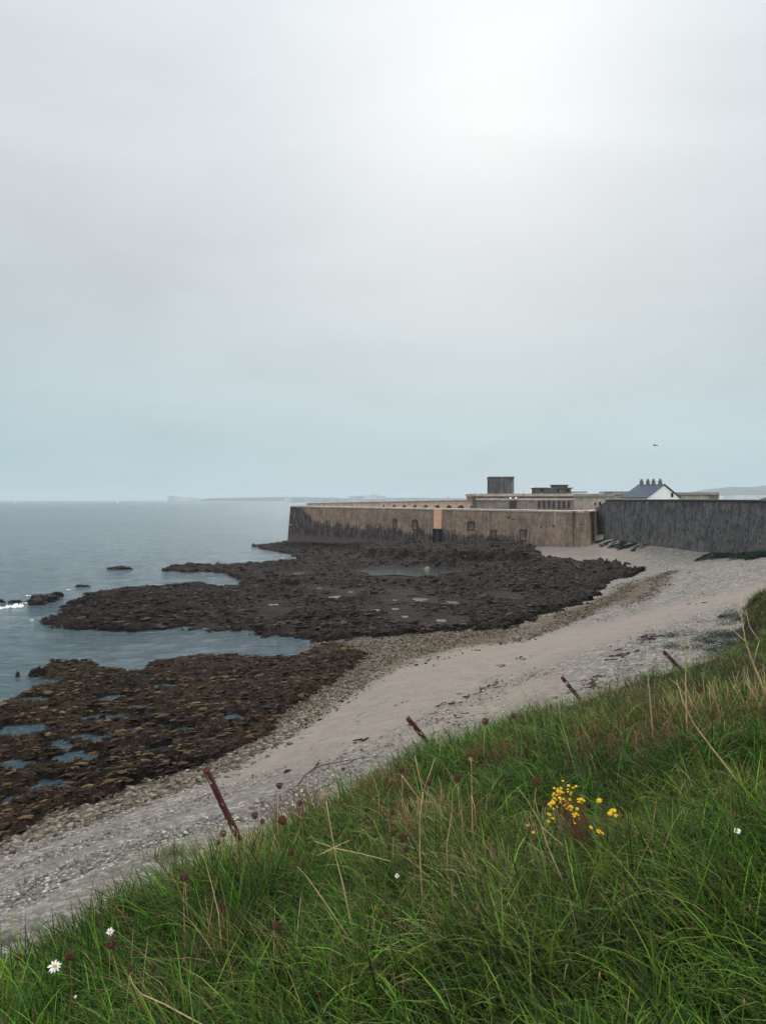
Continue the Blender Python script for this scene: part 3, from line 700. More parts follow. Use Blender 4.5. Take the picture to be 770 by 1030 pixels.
tw = root_for('square_tower', 505, 180, 'dark square concrete tower standing on top of the keep', 'tower')
kbr(tw, 'walls', 492.6, 516.4, 480.6, 496.7, 181, 5, M_conc)
kbr(tw, 'roof_slab', 492.3, 516.9, 479.4, 480.7, 180.8, 5.4, M_conc)
kbr(tw, 'pale_quoin', 514.6, 516.6, 484, 496.5, 180.95, .3, M_keep)

bk = root_for('bunker', 556, 182, 'low grey concrete bunker with a raised round lookout beside the tower', 'bunker')
kbr(bk, 'walls', 538.4, 574, 491.4, 496.8, 183, 5, M_conc)
kbr(bk, 'roof_slab', 537.8, 576.2, 490.4, 491.4, 182.7, 5.6, M_conc)
mb = MB(); cx = pline(562, 186)[0]; mb.cyl((cx - bk.location.x, 186 - bk.location.y, zpix(491, 186)), 2.0, .62, 24); mb.cyl((cx - bk.location.x, 186 - bk.location.y, zpix(491, 186) + .61), 2.3, .2, 24)
mb.build('lookout', M_conc, bk)
for x0, x1 in ((560, 561.6), (569.5, 571.6), (543, 545)): kbr(bk, 'opening', x0, x1, 492.2, 494.4, 182.9, .3, M_dark)

# ---- pale barrack facade with windows, and long low range behind
ba = root_for('barrack_building', 595, 191, 'pale barrack front with small dark windows between the two fort walls', 'building')
kbr(ba, 'wall', 577, 616, 499.5, 524, 191, 10, M_pale, extra=2)
kbr(ba, 'roof', 576.5, 617, 496.6, 499.5, 190.6, 11, M_roof)
for x0, x1, y0, y1 in ((597.6, 599, 505.5, 508), (602, 604, 504.5, 509.5), (602.2, 604.2, 512.2, 517), (591, 593.4, 512, 519)):
    w = kbr(ba, 'window', x0, x1, y0, y1, 190.9, .3, M_dark); s = kbr(ba, 'sill', x0 - .3, x1 + .3, y1, y1 + .4, 190.75, .4, M_coping); s.parent = w
lr = root_for('long_range', 650, 224, 'long low stone range with weathered roof behind the white gabled house', 'building')
kbr(lr, 'wall', 617, 722, 497.8, 506, 224, 8, M_pale, extra=3); kbr(lr, 'roof', 616, 722.6, 495.2, 497.8, 223.5, 9, M_roof)
kbr(lr, 'end_wall', 713, 722.3, 498, 506, 223.8, .3, M_keep)
for x0, x1 in ((560, 579), (613, 632)):
    pass
# pale far shed roofs in the harbour behind
sh = root_for('harbour_shed', 622, 320, 'white flat roofed shed just showing behind the low range', 'building')
kbr(sh, 'wall', 612, 633, 495.2, 500, 320, 14, M_white, extra=8); kbr(sh, 'roof', 611.8, 633.2, 494.3, 495.2, 319.6, 15, M_paleframe)
sh2 = root_for('harbour_shed', 584, 330, 'small white shed roof just right of the concrete bunker', 'building')
kbr(sh2, 'wall', 579, 590, 495, 500, 330, 14, M_white, extra=8); kbr(sh2, 'roof', 578.8, 590.3, 494.4, 495, 329.6, 15, M_paleframe)

# ---- dark rampart wall curving towards the camera
RP = [(pline(601, 176)), (pline(609, 151)), pline(634, 140), pline(660, 130), pline(700, 118.5), pline(740, 108), pline(770, 100.5), pline(812, 92), (72, 86), (92, 84)]
RT = lambda u: 13.46 + (.0 if u < 30 else -.004 * (u - 30))
rw = empty('rampart_wall', (RP[1][0], RP[1][1], 0), 0, 'tall dark slate-grey rampart wall with a row of loopholes, curving round the cove', 'rampart wall')
# smooth the polyline
SP = [Vector(p) for p in RP[1:]]
for _ in range(2):
    Q = [SP[0]]
    for i in range(len(SP) - 1):
        Q += [SP[i].lerp(SP[i + 1], .25), SP[i].lerp(SP[i + 1], .75)]
    SP = Q + [SP[-1]]
o, rpos, rnrm, RTt = uvwall('wall', [(p.x, p.y) for p in SP], 2.5, RT, M_ramp, None, .8, 3.0, 120, 12, 0, .04); under(o, rw)
V = []
for i in range(121):
    u = RTt * i / 120; p, ii = rpos(u); n = rnrm(u, ii)
    for off, dz in ((.14, -.22), (.14, .03), (-1.2, .10), (-1.2, -.22)): V.append((p.x + n.x * off - rw.location.x, p.y + n.y * off - rw.location.y, RT(u) + dz + .02))
MB().add(V, [(k_ * 4 + j, (k_ + 1) * 4 + j, (k_ + 1) * 4 + (j + 1) % 4, k_ * 4 + (j + 1) % 4) for k_ in range(120) for j in range(4)] + [(0, 1, 2, 3), (483, 482, 481, 480)]).build('coping', M_soot, rw)
def r_at(px):
    k_ = (px - CX) / FPX; lo, hi = 0, RTt
    for _ in range(50):
        m = (lo + hi) / 2; p, i = rpos(m)
        if p.x / p.y < k_: lo = m
        else: hi = m
    p, i = rpos(lo); return p, rnrm(lo, i), lo
for px, py, h in ((684.8, 532, 4.2), (694.6, 532.5, 4.2), (704.8, 534, 4), (715.5, 534.8, 4), (726.8, 536, 4.2), (739, 537.6, 4.4), (752.6, 539.4, 4.6), (766.8, 541, 4.8)):
    p, n, u = r_at(px); D = p.y; zc = zpix(py, D); hh = h / FPX * D; bat = .8 * (13.46 - zc) / (13.46 - 2.5); rz = math.atan2(n.x, -n.y); w = .34
    def bx_(name, du, dz, sx, sz, proud, mat, par):
        dd = Vector((math.cos(rz), math.sin(rz))); c = (p.x + n.x * (bat + proud) + dd.x * du - rw.location.x, p.y + n.y * (bat + proud) + dd.y * du - rw.location.y, zc + dz)
        o = MB().box(c, (sx, .3, sz), rz).build(name, mat); o.parent = par; return o
    win = bx_('loophole', 0, 0, w, hh, -.11, M_dark, rw)
    for s in (-1, 1): bx_('jamb', s * (w / 2 + .06), 0, .12, hh + .2, -.05, M_paleframe, win)
    bx_('lintel', 0, hh / 2 + .1, w, .12, -.045, M_paleframe, win); bx_('sill', 0, -hh / 2 - .12, w + .1, .24, -.02, M_paleframe, win)
# recess wall linking the two forts, in shade
lw = root_for('recess_wall', 600, 172, 'low dark wall closing the gap between the pink fort wall and the rampart', 'wall')
mb = MB(); a = Vector(pline(586, 176)); b = Vector(pline(612, 164))
o, *_ = uvwall('wall', [(a.x, a.y), (b.x, b.y)], 3, lambda u: 9.7 + u * .32, M_ramp, None, .3, 2.0, 10, 6); under(o, lw)

# ---- white gabled house
HD = 206.; ap = atY(667, 488, HD); dirx = Vector((.8, .6, 0)); back = Vector((-.6, .8, 0)); zr = ap.z; ze = zpix(500.6, HD)
hr = empty('gabled_house', (ap.x, ap.y, 0), 0, 'white gabled house with blue slate roof and four chimneys behind the rampart', 'house')
W_h = 7.5; Lh = 7.6
def hp(a, b, z): return (dirx.x * a + back.x * b, dirx.y * a + back.y * b, z)
V = [hp(-W_h, 0, 8), hp(W_h, 0, 8), hp(W_h, 0, ze), hp(0, 0, zr), hp(-W_h, 0, ze), hp(-W_h, Lh, 8), hp(W_h, Lh, 8), hp(W_h, Lh, ze), hp(0, Lh, zr), hp(-W_h, Lh, ze)]
MB().add(V, [(0, 1, 2, 3, 4), (9, 8, 7, 6, 5), (1, 6, 7, 2), (5, 0, 4, 9)]).build('walls', M_white, hr)
rf = None
for s in (-1, 1):
    q = [hp(s * (W_h + .5), -.35, ze - .25 + .12), hp(0, -.35, zr + .12), hp(0, Lh + .3, zr + .12), hp(s * (W_h + .5), Lh + .3, ze - .25 + .12)]
    q2 = [(x, y, z + .22) for x, y, z in q]
    o = MB().add(q + q2, [(3, 2, 1, 0), (4, 5, 6, 7), (0, 1, 5, 4), (1, 2, 6, 5), (2, 3, 7, 6), (3, 0, 4, 7)]).build('roof', M_slate, hr)
wd_ = MB().box((0, 0, 0), (.9, .12, 1.0), math.atan2(dirx.y, dirx.x)).build('window', M_dark, hr); wd_.location = hp(3.9, -.03, ze + .75)
fr = MB()
for dx, dz, sx, sz in ((0, .56, 1.1, .12), (0, -.56, 1.1, .12), (-.5, 0, .1, 1.0), (.5, 0, .1, 1.0)): fr.box((dirx.x * dx, dirx.y * dx, dz), (sx, .16, sz), math.atan2(dirx.y, dirx.x))
fr.build('window_frame', M_paleframe, wd_)
for i, (px, pb) in enumerate(((644.6, 6.9), (650.8, 4.9), (656.6, 3.15), (663.2, 1.1))):
    c = hp(0, pb, zr - .2); ch = MB().box((0, 0, .6), (1.0, .55, 1.4), math.atan2(dirx.y, dirx.x)).build('chimney', M_chim, hr); ch.location = c
    cp_ = MB().box((0, 0, 1.34), (1.2, .7, .14), math.atan2(dirx.y, dirx.x)).build('cap', M_roof, ch)
    for sx in (-.28, .28):
        cowl = MB().cyl((dirx.x * sx, dirx.y * sx, 1.4), .14, .4, 8).cyl((dirx.x * sx, dirx.y * sx, 1.84), .27, .16, 8, .05).build('chimney_pot', M_soot, ch)

# ---- green mound at the right edge, bush on the rampart
def mound(name, c, sx, sy, sz, mat, seed):
    xs_, ys_ = np.meshgrid(np.linspace(-1, 1, 60), np.linspace(-1, 1, 40)); r2 = np.sqrt(xs_**2 + ys_**2)
    z = sz * (1 - sstep(.25, 1, r2)) + fbm(xs_ * 5, ys_ * 5, 4, seed) * sz * .12 - .2
    return link(name, np_mesh(name, np.stack([c[0] + xs_ * sx, c[1] + ys_ * sy, c[2] + z], -1).reshape(-1, 3), quads(40, 60)), mat)
M_turf = simple('turf', (.075, .085, .045), .95, .35, .6, b=.1)
p_ = pline(800, 150); tag(mound('mound', (p_[0], 150, 11.6), 13, 10, 3.0, M_turf, 5), 'grassy dark green mound rising behind the right end of the rampart', 'mound')
# ground of the fort behind the rampart
hb = MB().prism([(52, 149), (56, 138), (61, 122), (70, 105), (90, 92), (260, 92), (260, 330), (40, 330), (56, 196)], 6, 11.6).build('fort_ground', M_turf); tag(hb, kind='structure')

# ---- far things: breakwater, island fort, headland
M_far = simple('far_hazed_granite', (.40, .44, .48), .9, .25, .02); M_farp = simple('far_hazed_stone', (.55, .52, .5), .9, .3, .02)  # lightened: part of the distance haze is put into these colours
DB = 3900.
bw = root_for('breakwater', 380, DB, 'long low grey breakwater lying along the horizon', 'breakwater')
def farbox(root, name, x0, x1, y0, y1, D, dep, mat, taper=.0):
    a = pline(x0, D)[0]; b = pline(x1, D)[0]; z1 = zpix(y0, D); z0 = min(zpix(y1, D), -1)
    return MB().box(((a + b) / 2 - root.location.x, D + dep / 2 - root.location.y, (z0 + z1) / 2), (b - a, dep, z1 - z0), 0, taper).build(name, mat, root)
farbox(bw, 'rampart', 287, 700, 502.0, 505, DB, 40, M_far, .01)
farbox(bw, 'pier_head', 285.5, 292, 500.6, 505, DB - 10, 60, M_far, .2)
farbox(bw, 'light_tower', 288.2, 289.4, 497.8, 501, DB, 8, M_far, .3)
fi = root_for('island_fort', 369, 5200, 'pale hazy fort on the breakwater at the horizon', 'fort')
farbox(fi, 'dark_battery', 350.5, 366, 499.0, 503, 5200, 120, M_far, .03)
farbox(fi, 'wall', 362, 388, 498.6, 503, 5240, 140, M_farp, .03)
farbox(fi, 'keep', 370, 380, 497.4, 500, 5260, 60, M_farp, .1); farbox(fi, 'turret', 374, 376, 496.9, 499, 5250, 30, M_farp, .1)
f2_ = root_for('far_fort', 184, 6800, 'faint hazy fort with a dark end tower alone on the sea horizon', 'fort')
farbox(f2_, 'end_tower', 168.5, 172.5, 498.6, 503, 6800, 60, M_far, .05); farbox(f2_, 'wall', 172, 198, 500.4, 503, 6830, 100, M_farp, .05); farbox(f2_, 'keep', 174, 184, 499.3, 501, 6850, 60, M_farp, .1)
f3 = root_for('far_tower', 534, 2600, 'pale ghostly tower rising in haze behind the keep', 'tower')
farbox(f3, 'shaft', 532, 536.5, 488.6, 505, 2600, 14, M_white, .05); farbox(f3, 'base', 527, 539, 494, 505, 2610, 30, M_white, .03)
# headland hills
def hills(name, D, dep, x0, x1, prof, mat, seed, n=240):
    a = np.linspace(x0, x1, n); ys_ = np.interp(a, [p[0] for p in prof], [p[1] for p in prof]); top = (HZ - ys_) / FPX * D + CZ
    tt = np.linspace(-1, 1, 25)[:, None]; Xh = ((a - CX) / FPX * D)[None] + 0 * tt; Yh = D + tt * dep + 0 * Xh
    zh = -3 + (top[None] + 3) * (1 - np.abs(tt) ** 1.8) + fbm(Xh * .004, Yh * .004, 4, seed) * 10 * (1 - np.abs(tt))
    return tag(link(name, np_mesh(name, np.stack([Xh, Yh, zh], -1).reshape(-1, 3), quads(25, n)), mat), kind='structure')
M_hill = simple('far_hill', (.055, .07, .05), .95, .3, .004)
hills('hills', 7600, 900, 640, 1150, [(640, 502), (690, 496), (715, 492), (735, 489.5), (750, 490), (775, 488), (850, 485), (1000, 486), (1150, 492)], M_hill, 3)
hills('hills', 9200, 700, 200, 480, [(200, 503), (215, 501.4), (250, 500.6), (300, 499.8), (345, 501), (400, 500.8), (480, 501)], M_hill, 6)
# pale low strip of far boxes added in front of the headland
M_strip = simple('pale_strip_colour', (.55, .55, .54), .9, .3, .02)
mt_ = [ ]
sw = root_for('pale_far_strip', 740, 5600, 'pale low strip of added boxes below the distant headland', 'harbour wall')
for x0, x1, y0 in ((648, 700, 499.6), (700, 742, 498.6), (742, 775, 498.0), (775, 1000, 498.4)): farbox(sw, 'wall', x0, x1, y0, 503, 5600 + x0 * .2, 60, M_strip, .01)
# sailing boats
M_sail = simple('sail_cloth', (.8, .8, .78), .8, .04); M_hull = simple('boat_hull', (.6, .6, .6), .5, .1)
for px, D, s, lab in ((15.5, 2500, 1., 'tiny white sailing boat nearest the left edge of the sea'), (39, 4200, 1., 'second tiny white boat from the left, very faint on the horizon'), (118.5, 2600, 1.2, 'brightest small sailing boat, halfway between the left edge and the far fort'), (139.5, 3600, .9, 'faint small boat nearest the hazy far fort')):
    X0 = pline(px, D)[0]; bt = empty('sailing_boat', (X0, D, 0), R(random.uniform(-30, 30)), lab, 'sailing boat')
    hull = MB().add([(-5, 0, 1.2), (-3.5, -1.5, 1.2), (3, -1.5, 1.2), (6, 0, 1.5), (3, 1.5, 1.2), (-3.5, 1.5, 1.2), (-4, 0, -.3), (4.5, 0, -.3)], [(0, 1, 2, 3, 4, 5), (0, 6, 1), (1, 6, 7, 2), (2, 7, 3), (3, 7, 4), (4, 7, 6, 5), (5, 6, 0)]).build('hull', M_hull, bt)
    MB().tube([(0.5, 0, 1), (.5, 0, 14 * s)], .12, 6).build('mast', M_hull, bt)
    MB().add([(.3, .0, 2), (-4.5, .6, 2.2), (.3, 0, 13 * s), (.3, .08, 2), (-4.5, .7, 2.2), (.3, .08, 13 * s)], [(0, 1, 2), (5, 4, 3), (0, 2, 5, 3), (1, 4, 5, 2), (0, 3, 4, 1)]).build('mainsail', M_sail, bt)
    MB().add([(.9, 0, 2), (5, -.5, 1.8), (.7, 0, 11 * s), (.9, .08, 2), (5, -.42, 1.8), (.7, .08, 11 * s)], [(0, 2, 1), (3, 4, 5), (0, 3, 5, 2), (1, 2, 5, 4), (0, 1, 4, 3)]).build('jib', M_sail, bt)
# gulls
M_gull = simple('dark_feathers', (.06, .06, .065), .8, .1)
def gull(px, py, D, span, label, lift=.35):
    p = atY(px, py, D); V = []; F = []
    prof = [(-1, -.02, .10), (-.55, .30, .16), (-.12, .05, .2), (.12, .05, .2), (.55, .30, .16), (1, -.02, .10)]
    for s in (0, 1):
        for x, z, c in prof: V += [(x * span / 2, c * span * .9, z * lift * span + s * .015 * span), (x * span / 2, -c * span * .6, z * lift * span + s * .015 * span)]
    n = len(prof) * 2
    for i in range(len(prof) - 1):
        a = i * 2; F += [(a, a + 1, a + 3, a + 2), (n + a, n + a + 2, n + a + 3, n + a + 1), (a, a + 2, n + a + 2, n + a), (a + 1, n + a + 1, n + a + 3, a + 3)]
    F += [(0, n, n + 1, 1), (n - 2, n - 1, 2 * n - 1, 2 * n - 2)]
    mb = MB().add(V, F); mb.tube([(0, .42 * span, 0), (0, .3 * span, .01), (0, 0, .0), (0, -.3 * span, .0), (0, -.45 * span, .02)], [.02 * span, .055 * span, .075 * span, .05 * span, .015 * span], 8)
    o = mb.build('gull', M_gull, None, True); o.location = p; o.rotation_euler = (0, R(8), R(20)); return tag(o, label, 'bird')
gull(658.5, 448, 95, .85, 'small dark gull gliding in the sky above the white gabled house')
gull(450.4, 500.4, 110, .42, 'tiny dark bird hovering just above the arched gallery', .6)
#==PART3==
# ------------------------------------------------------------------ grassy bank in the foreground
EP = np.array([(-30,-30,11.2),(-9,-6,10.9),(-5.5,1,10.65),(-2.5,5,10.50),(-1.3,6.5,10.50),(.47,9,10.54),(2.95,12,10.3),(5.8,15,10.2),(8.9,18.3,10.0),(11.9,21.8,9.9),(13.6,26,9.75),(15.2,30.5,9.75),(21,33.5,9.9),(40,42,10.4),(110,60,11)])
def bank_z(X, Y):
    X = np.asarray(X, float); Y = np.asarray(Y, float); d = np.full(X.shape, 1e9); ez = np.zeros(X.shape); side = np.ones(X.shape)
    for i in range(len(EP) - 1):
        x0, y0, z0 = EP[i]; x1, y1, z1 = EP[i + 1]; ex, ey = x1 - x0, y1 - y0
        t = np.clip(((X - x0) * ex + (Y - y0) * ey) / (ex * ex + ey * ey), 0, 1); dd = np.hypot(X - x0 - t * ex, Y - y0 - t * ey)
        m = dd < d; d = np.where(m, dd, d); ez = np.where(m, z0 + t * (z1 - z0), ez)
        side = np.where(m, np.where(ex * (Y - y0) - ey * (X - x0) < 0, 1., -1.), side)
    s = d * side + fbm(X * .55, Y * .55, 3, 201) * .55
    inn = np.where(s > 0, np.minimum(s, 6) * .2 + np.maximum(s - 6, 0) * .07, s * (1.35 + 1.3 * sstep(17, 21, Y) + .3 * fbm(X * .8, Y * .8, 3, 205)))
    inn = np.where(np.abs(s) < .6, (s + .6) ** 2 / 2.4 * .2 + np.minimum(0, -(.6 - s) ** 2 / 2.4 * 1.35), inn)
    return ez + inn + fbm(X * .7, Y * .7, 4, 207) * .16 * sstep(0, 2, np.hypot(X, Y)), s
xs, ys, rs = grid(-80, 80, 460, .35, 90, 420)
zs, ss = bank_z(xs, ys)
zs = zs - sstep(-.2, -1.2, ss) * (.25 * np.abs(fbm(xs * 2.2, ys * 2.2, 4, 211)) + .0)
base_ = shore_z(xs, ys)
keep = ((ss > -11) & (zs > base_ - .6)).ravel()
Vb = np.stack([xs, ys, zs], -1).reshape(-1, 3); Fb = quads(420, 460, keep); Vb, Fb, Ab = compact(Vb, Fb, {'face': sstep(.1, -.7, ss)})
t = NT('bank_soil', .95); p = t.map(); n = t.noise(p, 1.3, 6, .7)
cc = t.mix(n, (.010, .014, .006), (.026, .028, .012)); cf = t.mix(t.ramp(t.noise(p, 2.4, 6, .7), [(.35, 0.), (.65, 1.)]), (.02, .018, .014), (.07, .06, .04))
t.col(t.mix(t.attr('face'), cc, cf)); t.nrm(t.bump(t.noise(p, 6, 6, .7), .12)); M_bank = t.m
# backwards closing strip under the viewer is the same sheet continued behind the camera
tag(link('terrain', np_mesh('terrain', Vb, Fb, True, Ab), M_bank), kind='structure')
xb, yb, rb = grid(80, 280, 200, .35, 90, 120); zb2, sb2 = bank_z(xb, yb); kb2 = ((sb2 > -11) & (zb2 > 3)).ravel()
Vb, Fb, Ab = compact(np.stack([xb, yb, zb2], -1).reshape(-1, 3), quads(120, 200, kb2), {'face': sstep(.1, -.7, sb2)})
tag(link('terrain', np_mesh('terrain', Vb, Fb, True, Ab), M_bank), kind='structure')
def gz(x, y): return float(bank_z(np.array([x]), np.array([y]))[0][0])
def bank_at(px, py, h=0., far=60.):
    """where the ray through a pixel passes h metres above the bank"""
    d = ray(px, py); t = np.linspace(1.2, far, 3000); xx = d.x * t; yy = d.y * t; zz = CZ + d.z * t; g = bank_z(xx, yy)[0] + h
    k = np.argmax(zz < g); return Vector((xx[k], yy[k], g[k] - h))

# ------------------------------------------------------------------ grass: individual blades in leaning tufts
def blades(base, az, L, th0, kap, wid, col, seg=5, twist=0.):
    N = len(L); T = np.linspace(0, 1, seg + 1); P = np.zeros((N, seg + 1, 3)); P[:, 0] = base; ds = L / seg
    for k in range(seg):
        th = th0 + kap * (k + .5) / seg
        P[:, k + 1, 0] = P[:, k, 0] + np.sin(th) * np.cos(az) * ds; P[:, k + 1, 1] = P[:, k, 1] + np.sin(th) * np.sin(az) * ds; P[:, k + 1, 2] = P[:, k, 2] + np.cos(th) * ds
    sa_ = az + np.pi / 2 + twist; side = np.stack([np.cos(sa_), np.sin(sa_), np.zeros(N)], -1)
    w = wid[:, None] * (np.clip(1.02 - T ** 1.8, .06, 1) * np.clip(.55 + 1.6 * T, 0, 1))[None]
    A_ = P - side[:, None] * w[..., None] / 2; B_ = P + side[:, None] * w[..., None] / 2
    V = np.stack([A_, B_], 2).reshape(-1, 3); i = (np.arange(N) * (2 * seg + 2))[:, None] + np.arange(seg)[None] * 2
    F = np.stack([i, i + 1, i + 3, i + 2], -1).reshape(-1, 4)
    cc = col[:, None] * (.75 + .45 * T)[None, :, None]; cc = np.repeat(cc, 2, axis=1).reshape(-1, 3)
    return V, F, cc
def scatter(n, rmin, rmax, amin=-36, amax=40, pw=1.0):
    a = np.radians(RNG.uniform(amin, amax, n)); u = RNG.random(n); r = (rmin ** pw + u * (rmax ** pw - rmin ** pw)) ** (1 / pw)
    x = r * np.sin(a); y = r * np.cos(a); z, s = bank_z(x, y); k = (s > -.55 - 2.2 * sstep(17, 21, y)) ; return x[k], y[k], z[k], s[k], r[k]
GREENS = .88 * np.array([(.024, .070, .010), (.042, .110, .013), (.080, .175, .018), (.125, .235, .024), (.022, .065, .018), (.15, .21, .04)])
STRAW = np.array([(.40, .27, .12), (.30, .19, .085), (.20, .10, .05), (.50, .38, .19)])
VV = []; FF = []; CC = []; nb = 0
def emit(V, F, c):
    global nb
    VV.append(V.astype(np.float32)); FF.append(F + nb); CC.append(c.astype(np.float32)); nb += len(V)
for (n, r0, r1, per, Lm, wm, pw) in ((2500, 1.5, 5.5, 26, .40, .0105, 1.5), (3900, 5.0, 11, 18, .34, .0105, 1.6), (4200, 10, 24, 15, .32, .0105, 1.5), (4200, 20, 48, 10, .30, .022, 1.5)):
    x, y, z, s, r = scatter(n, r0, r1, -38, 42, pw)
    m = len(x); hue = fbm(x * .5, y * .5, 3, 301); br_ = RNG.uniform(.3, 1.4, m) * (1 + .5 * fbm(x * 1.4, y * 1.4, 2, 341)); dry = fbm(x * .42 + 9, y * .42, 3, 305) + .12 * sstep(7, 14, r); lod = 1 + .45 * fbm(x * .9, y * .9, 2, 309)
    gaz = RNG.uniform(0, 6.283, m); gl_ = RNG.uniform(.75, 1.25, m) * lod
    I = np.repeat(np.arange(m), per); N = len(I); off = RNG.normal(0, 1, (N, 2)) * (.045 + .009 * r[I])[:, None]
    bx = x[I] + off[:, 0]; by = y[I] + off[:, 1]; bz, s2 = bank_z(bx, by); bz -= .02
    # tufts splay out but all lean a little downwind, to the left
    az = np.arctan2(off[:, 1] + .8 * np.sin(gaz[I]) * .1, off[:, 0] + .8 * np.cos(gaz[I]) * .1) + RNG.normal(0, .6, N)
    wnd = RNG.random(N) < .45; az = np.where(wnd, RNG.normal(np.pi * .98, .7, N), az)
    L = Lm * gl_[I] * RNG.uniform(.45, 1.3, N); edge = np.maximum(sstep(-.5, .5, s2) * (1 - .5 * sstep(1.5, .2, s2) * sstep(9, 6.5, by)), .8 * sstep(17, 21, by)); L *= .6 + .4 * edge
    th0 = np.abs(RNG.normal(.18, .2, N)); kap = np.abs(RNG.normal(1.15, .55, N)) * (1 + .3 * (L > Lm))
    w = wm * RNG.uniform(.5, 1.35, N)
    gi = np.clip(((hue[I] * .9 + .5) * 5 + RNG.normal(0, 1.2, N)).astype(int), 0, 5); c = GREENS[gi] * RNG.uniform(.3, 1.6, (N, 1)) ** 1.2 * br_[I][:, None]
    ds_ = RNG.random(N) < np.clip(.17 + dry[I] * 1.2 + .10 * sstep(3.5, 6, r[I]), .08, .8); c[ds_] = STRAW[RNG.integers(0, 4, ds_.sum())] * RNG.uniform(.3, 1.0, (ds_.sum(), 1)); w[ds_] *= .6
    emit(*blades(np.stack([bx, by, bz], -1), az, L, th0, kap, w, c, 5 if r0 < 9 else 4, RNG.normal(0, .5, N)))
# hanging grass on the steep face of the headland
x = RNG.uniform(8, 24, 26000); y = RNG.uniform(18.5, 37, 26000); z, s = bank_z(x, y); k = (s > -1.9) & (s < .5); x = x[k]; y = y[k]; z = z[k]; s = s[k]
pn_ = fbm(x * .8, y * .8 + z * .8, 3, 331); k = pn_ > -.28; x = x[k]; y = y[k]; m = len(x); I = np.repeat(np.arange(m), 5); N = len(I)
bx = x[I] + RNG.normal(0, .12, N); by = y[I] + RNG.normal(0, .12, N); bz, s2 = bank_z(bx, by)
c = GREENS[RNG.integers(0, 6, N)] * RNG.uniform(.25, 1.0, (N, 1)); d_ = RNG.random(N) < .4; c[d_] = STRAW[RNG.integers(0, 4, d_.sum())] * RNG.uniform(.3, .8, (d_.sum(), 1))
emit(*blades(np.stack([bx, by, bz - .03], -1), RNG.normal(np.pi * 1.1, .7, N), RNG.uniform(.15, .5, N), np.abs(RNG.normal(.3, .3, N)), np.abs(RNG.normal(1.6, .6, N)), RNG.uniform(.012, .035, N), c, 4, RNG.normal(0, .5, N)))
# broad leaves low in the sward (dock, plantain) close to the viewer
x, y, z, s, r = scatter(520, 1.5, 9, -38, 42, 1.5); I = np.repeat(np.arange(len(x)), 7); N = len(I)
az = RNG.uniform(0, 6.283, N); bx = x[I] + np.cos(az) * .02; by = y[I] + np.sin(az) * .02; bz = bank_z(bx, by)[0]
emit(*blades(np.stack([bx, by, bz], -1), az, RNG.uniform(.16, .34, N), RNG.uniform(.15, .5, N), RNG.uniform(.5, 1.3, N), RNG.uniform(.012, .024, N), np.array([(.05, .13, .028)]) * RNG.uniform(.7, 1.3, (N, 1)), 5))
t = NT('grass_blades', .62); ga_ = t.attr('tint', 'Color'); t.col(ga_); t.b.inputs['Specular IOR Level'].default_value = .10
tr = t.n.new('ShaderNodeBsdfTranslucent'); t.l.new(t.mix(.35, ga_, (.10, .16, .02)), tr.inputs['Color'])
mx = t.n.new('ShaderNodeMixShader'); mx.inputs[0].default_value = .30; t.l.new(t.b.outputs[0], mx.inputs[1]); t.l.new(tr.outputs[0], mx.inputs[2]); t.l.new(mx.outputs[0], t.n['Material Output'].inputs['Surface'])
M_grass = t.m
gme = np_mesh('grass', np.concatenate(VV), np.concatenate(FF), True, None, {'tint': np.concatenate(CC)})
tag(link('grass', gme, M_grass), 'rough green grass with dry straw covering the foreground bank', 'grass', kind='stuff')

# ------------------------------------------------------------------ plants that stand out of the grass
M_seed = simple('brown_seedhead', (.12, .048, .036), .95, .35, 60, b=.002); M_stalk = simple('dry_stalk_skin', (.52, .36, .19), .85, .3, 12, b=.001)
M_stalkd = simple('dark_stalk_skin', (.22, .105, .065), .9, .3, 12, b=.001); M_gstem = simple('green_stem', (.07, .12, .035), .8, .25, 12, b=.001)
M_petal = simple('white_petal', (.80, .80, .78), .7, .05, 20, b=.0005); M_yel = simple('yellow_floret', (.75, .42, .015), .8, .15, 60, b=.001); M_yel2 = simple('yellow_petal', (.78, .46, .025), .7, .3, 30, b=.0005)
M_wood = simple('dead_wood', (.10, .06, .05), .95, .3, 9)
def curve(p0, p1, bend, n=6, seed=0):
    d = p1 - p0; sidev = Vector((math.cos(seed), math.sin(seed), 0)) * bend; return [p0.lerp(p1, k / n) + sidev * math.sin(math.pi * k / n) for k in range(n + 1)]
def stemroot(name, px, py, h, label, cat, group=None, dxy=None):
    """root at the ground below a head seen at px,py and h metres up"""
    g = bank_at(px, py, h); top = Vector((g.x, g.y, g.z + h)); g.z = gz(g.x, g.y)
    if dxy: g = Vector((g.x + dxy[0], g.y + dxy[1], 0)); g.z = gz(g.x, g.y)
    return empty(name, g, 0, label, cat, group), top - g
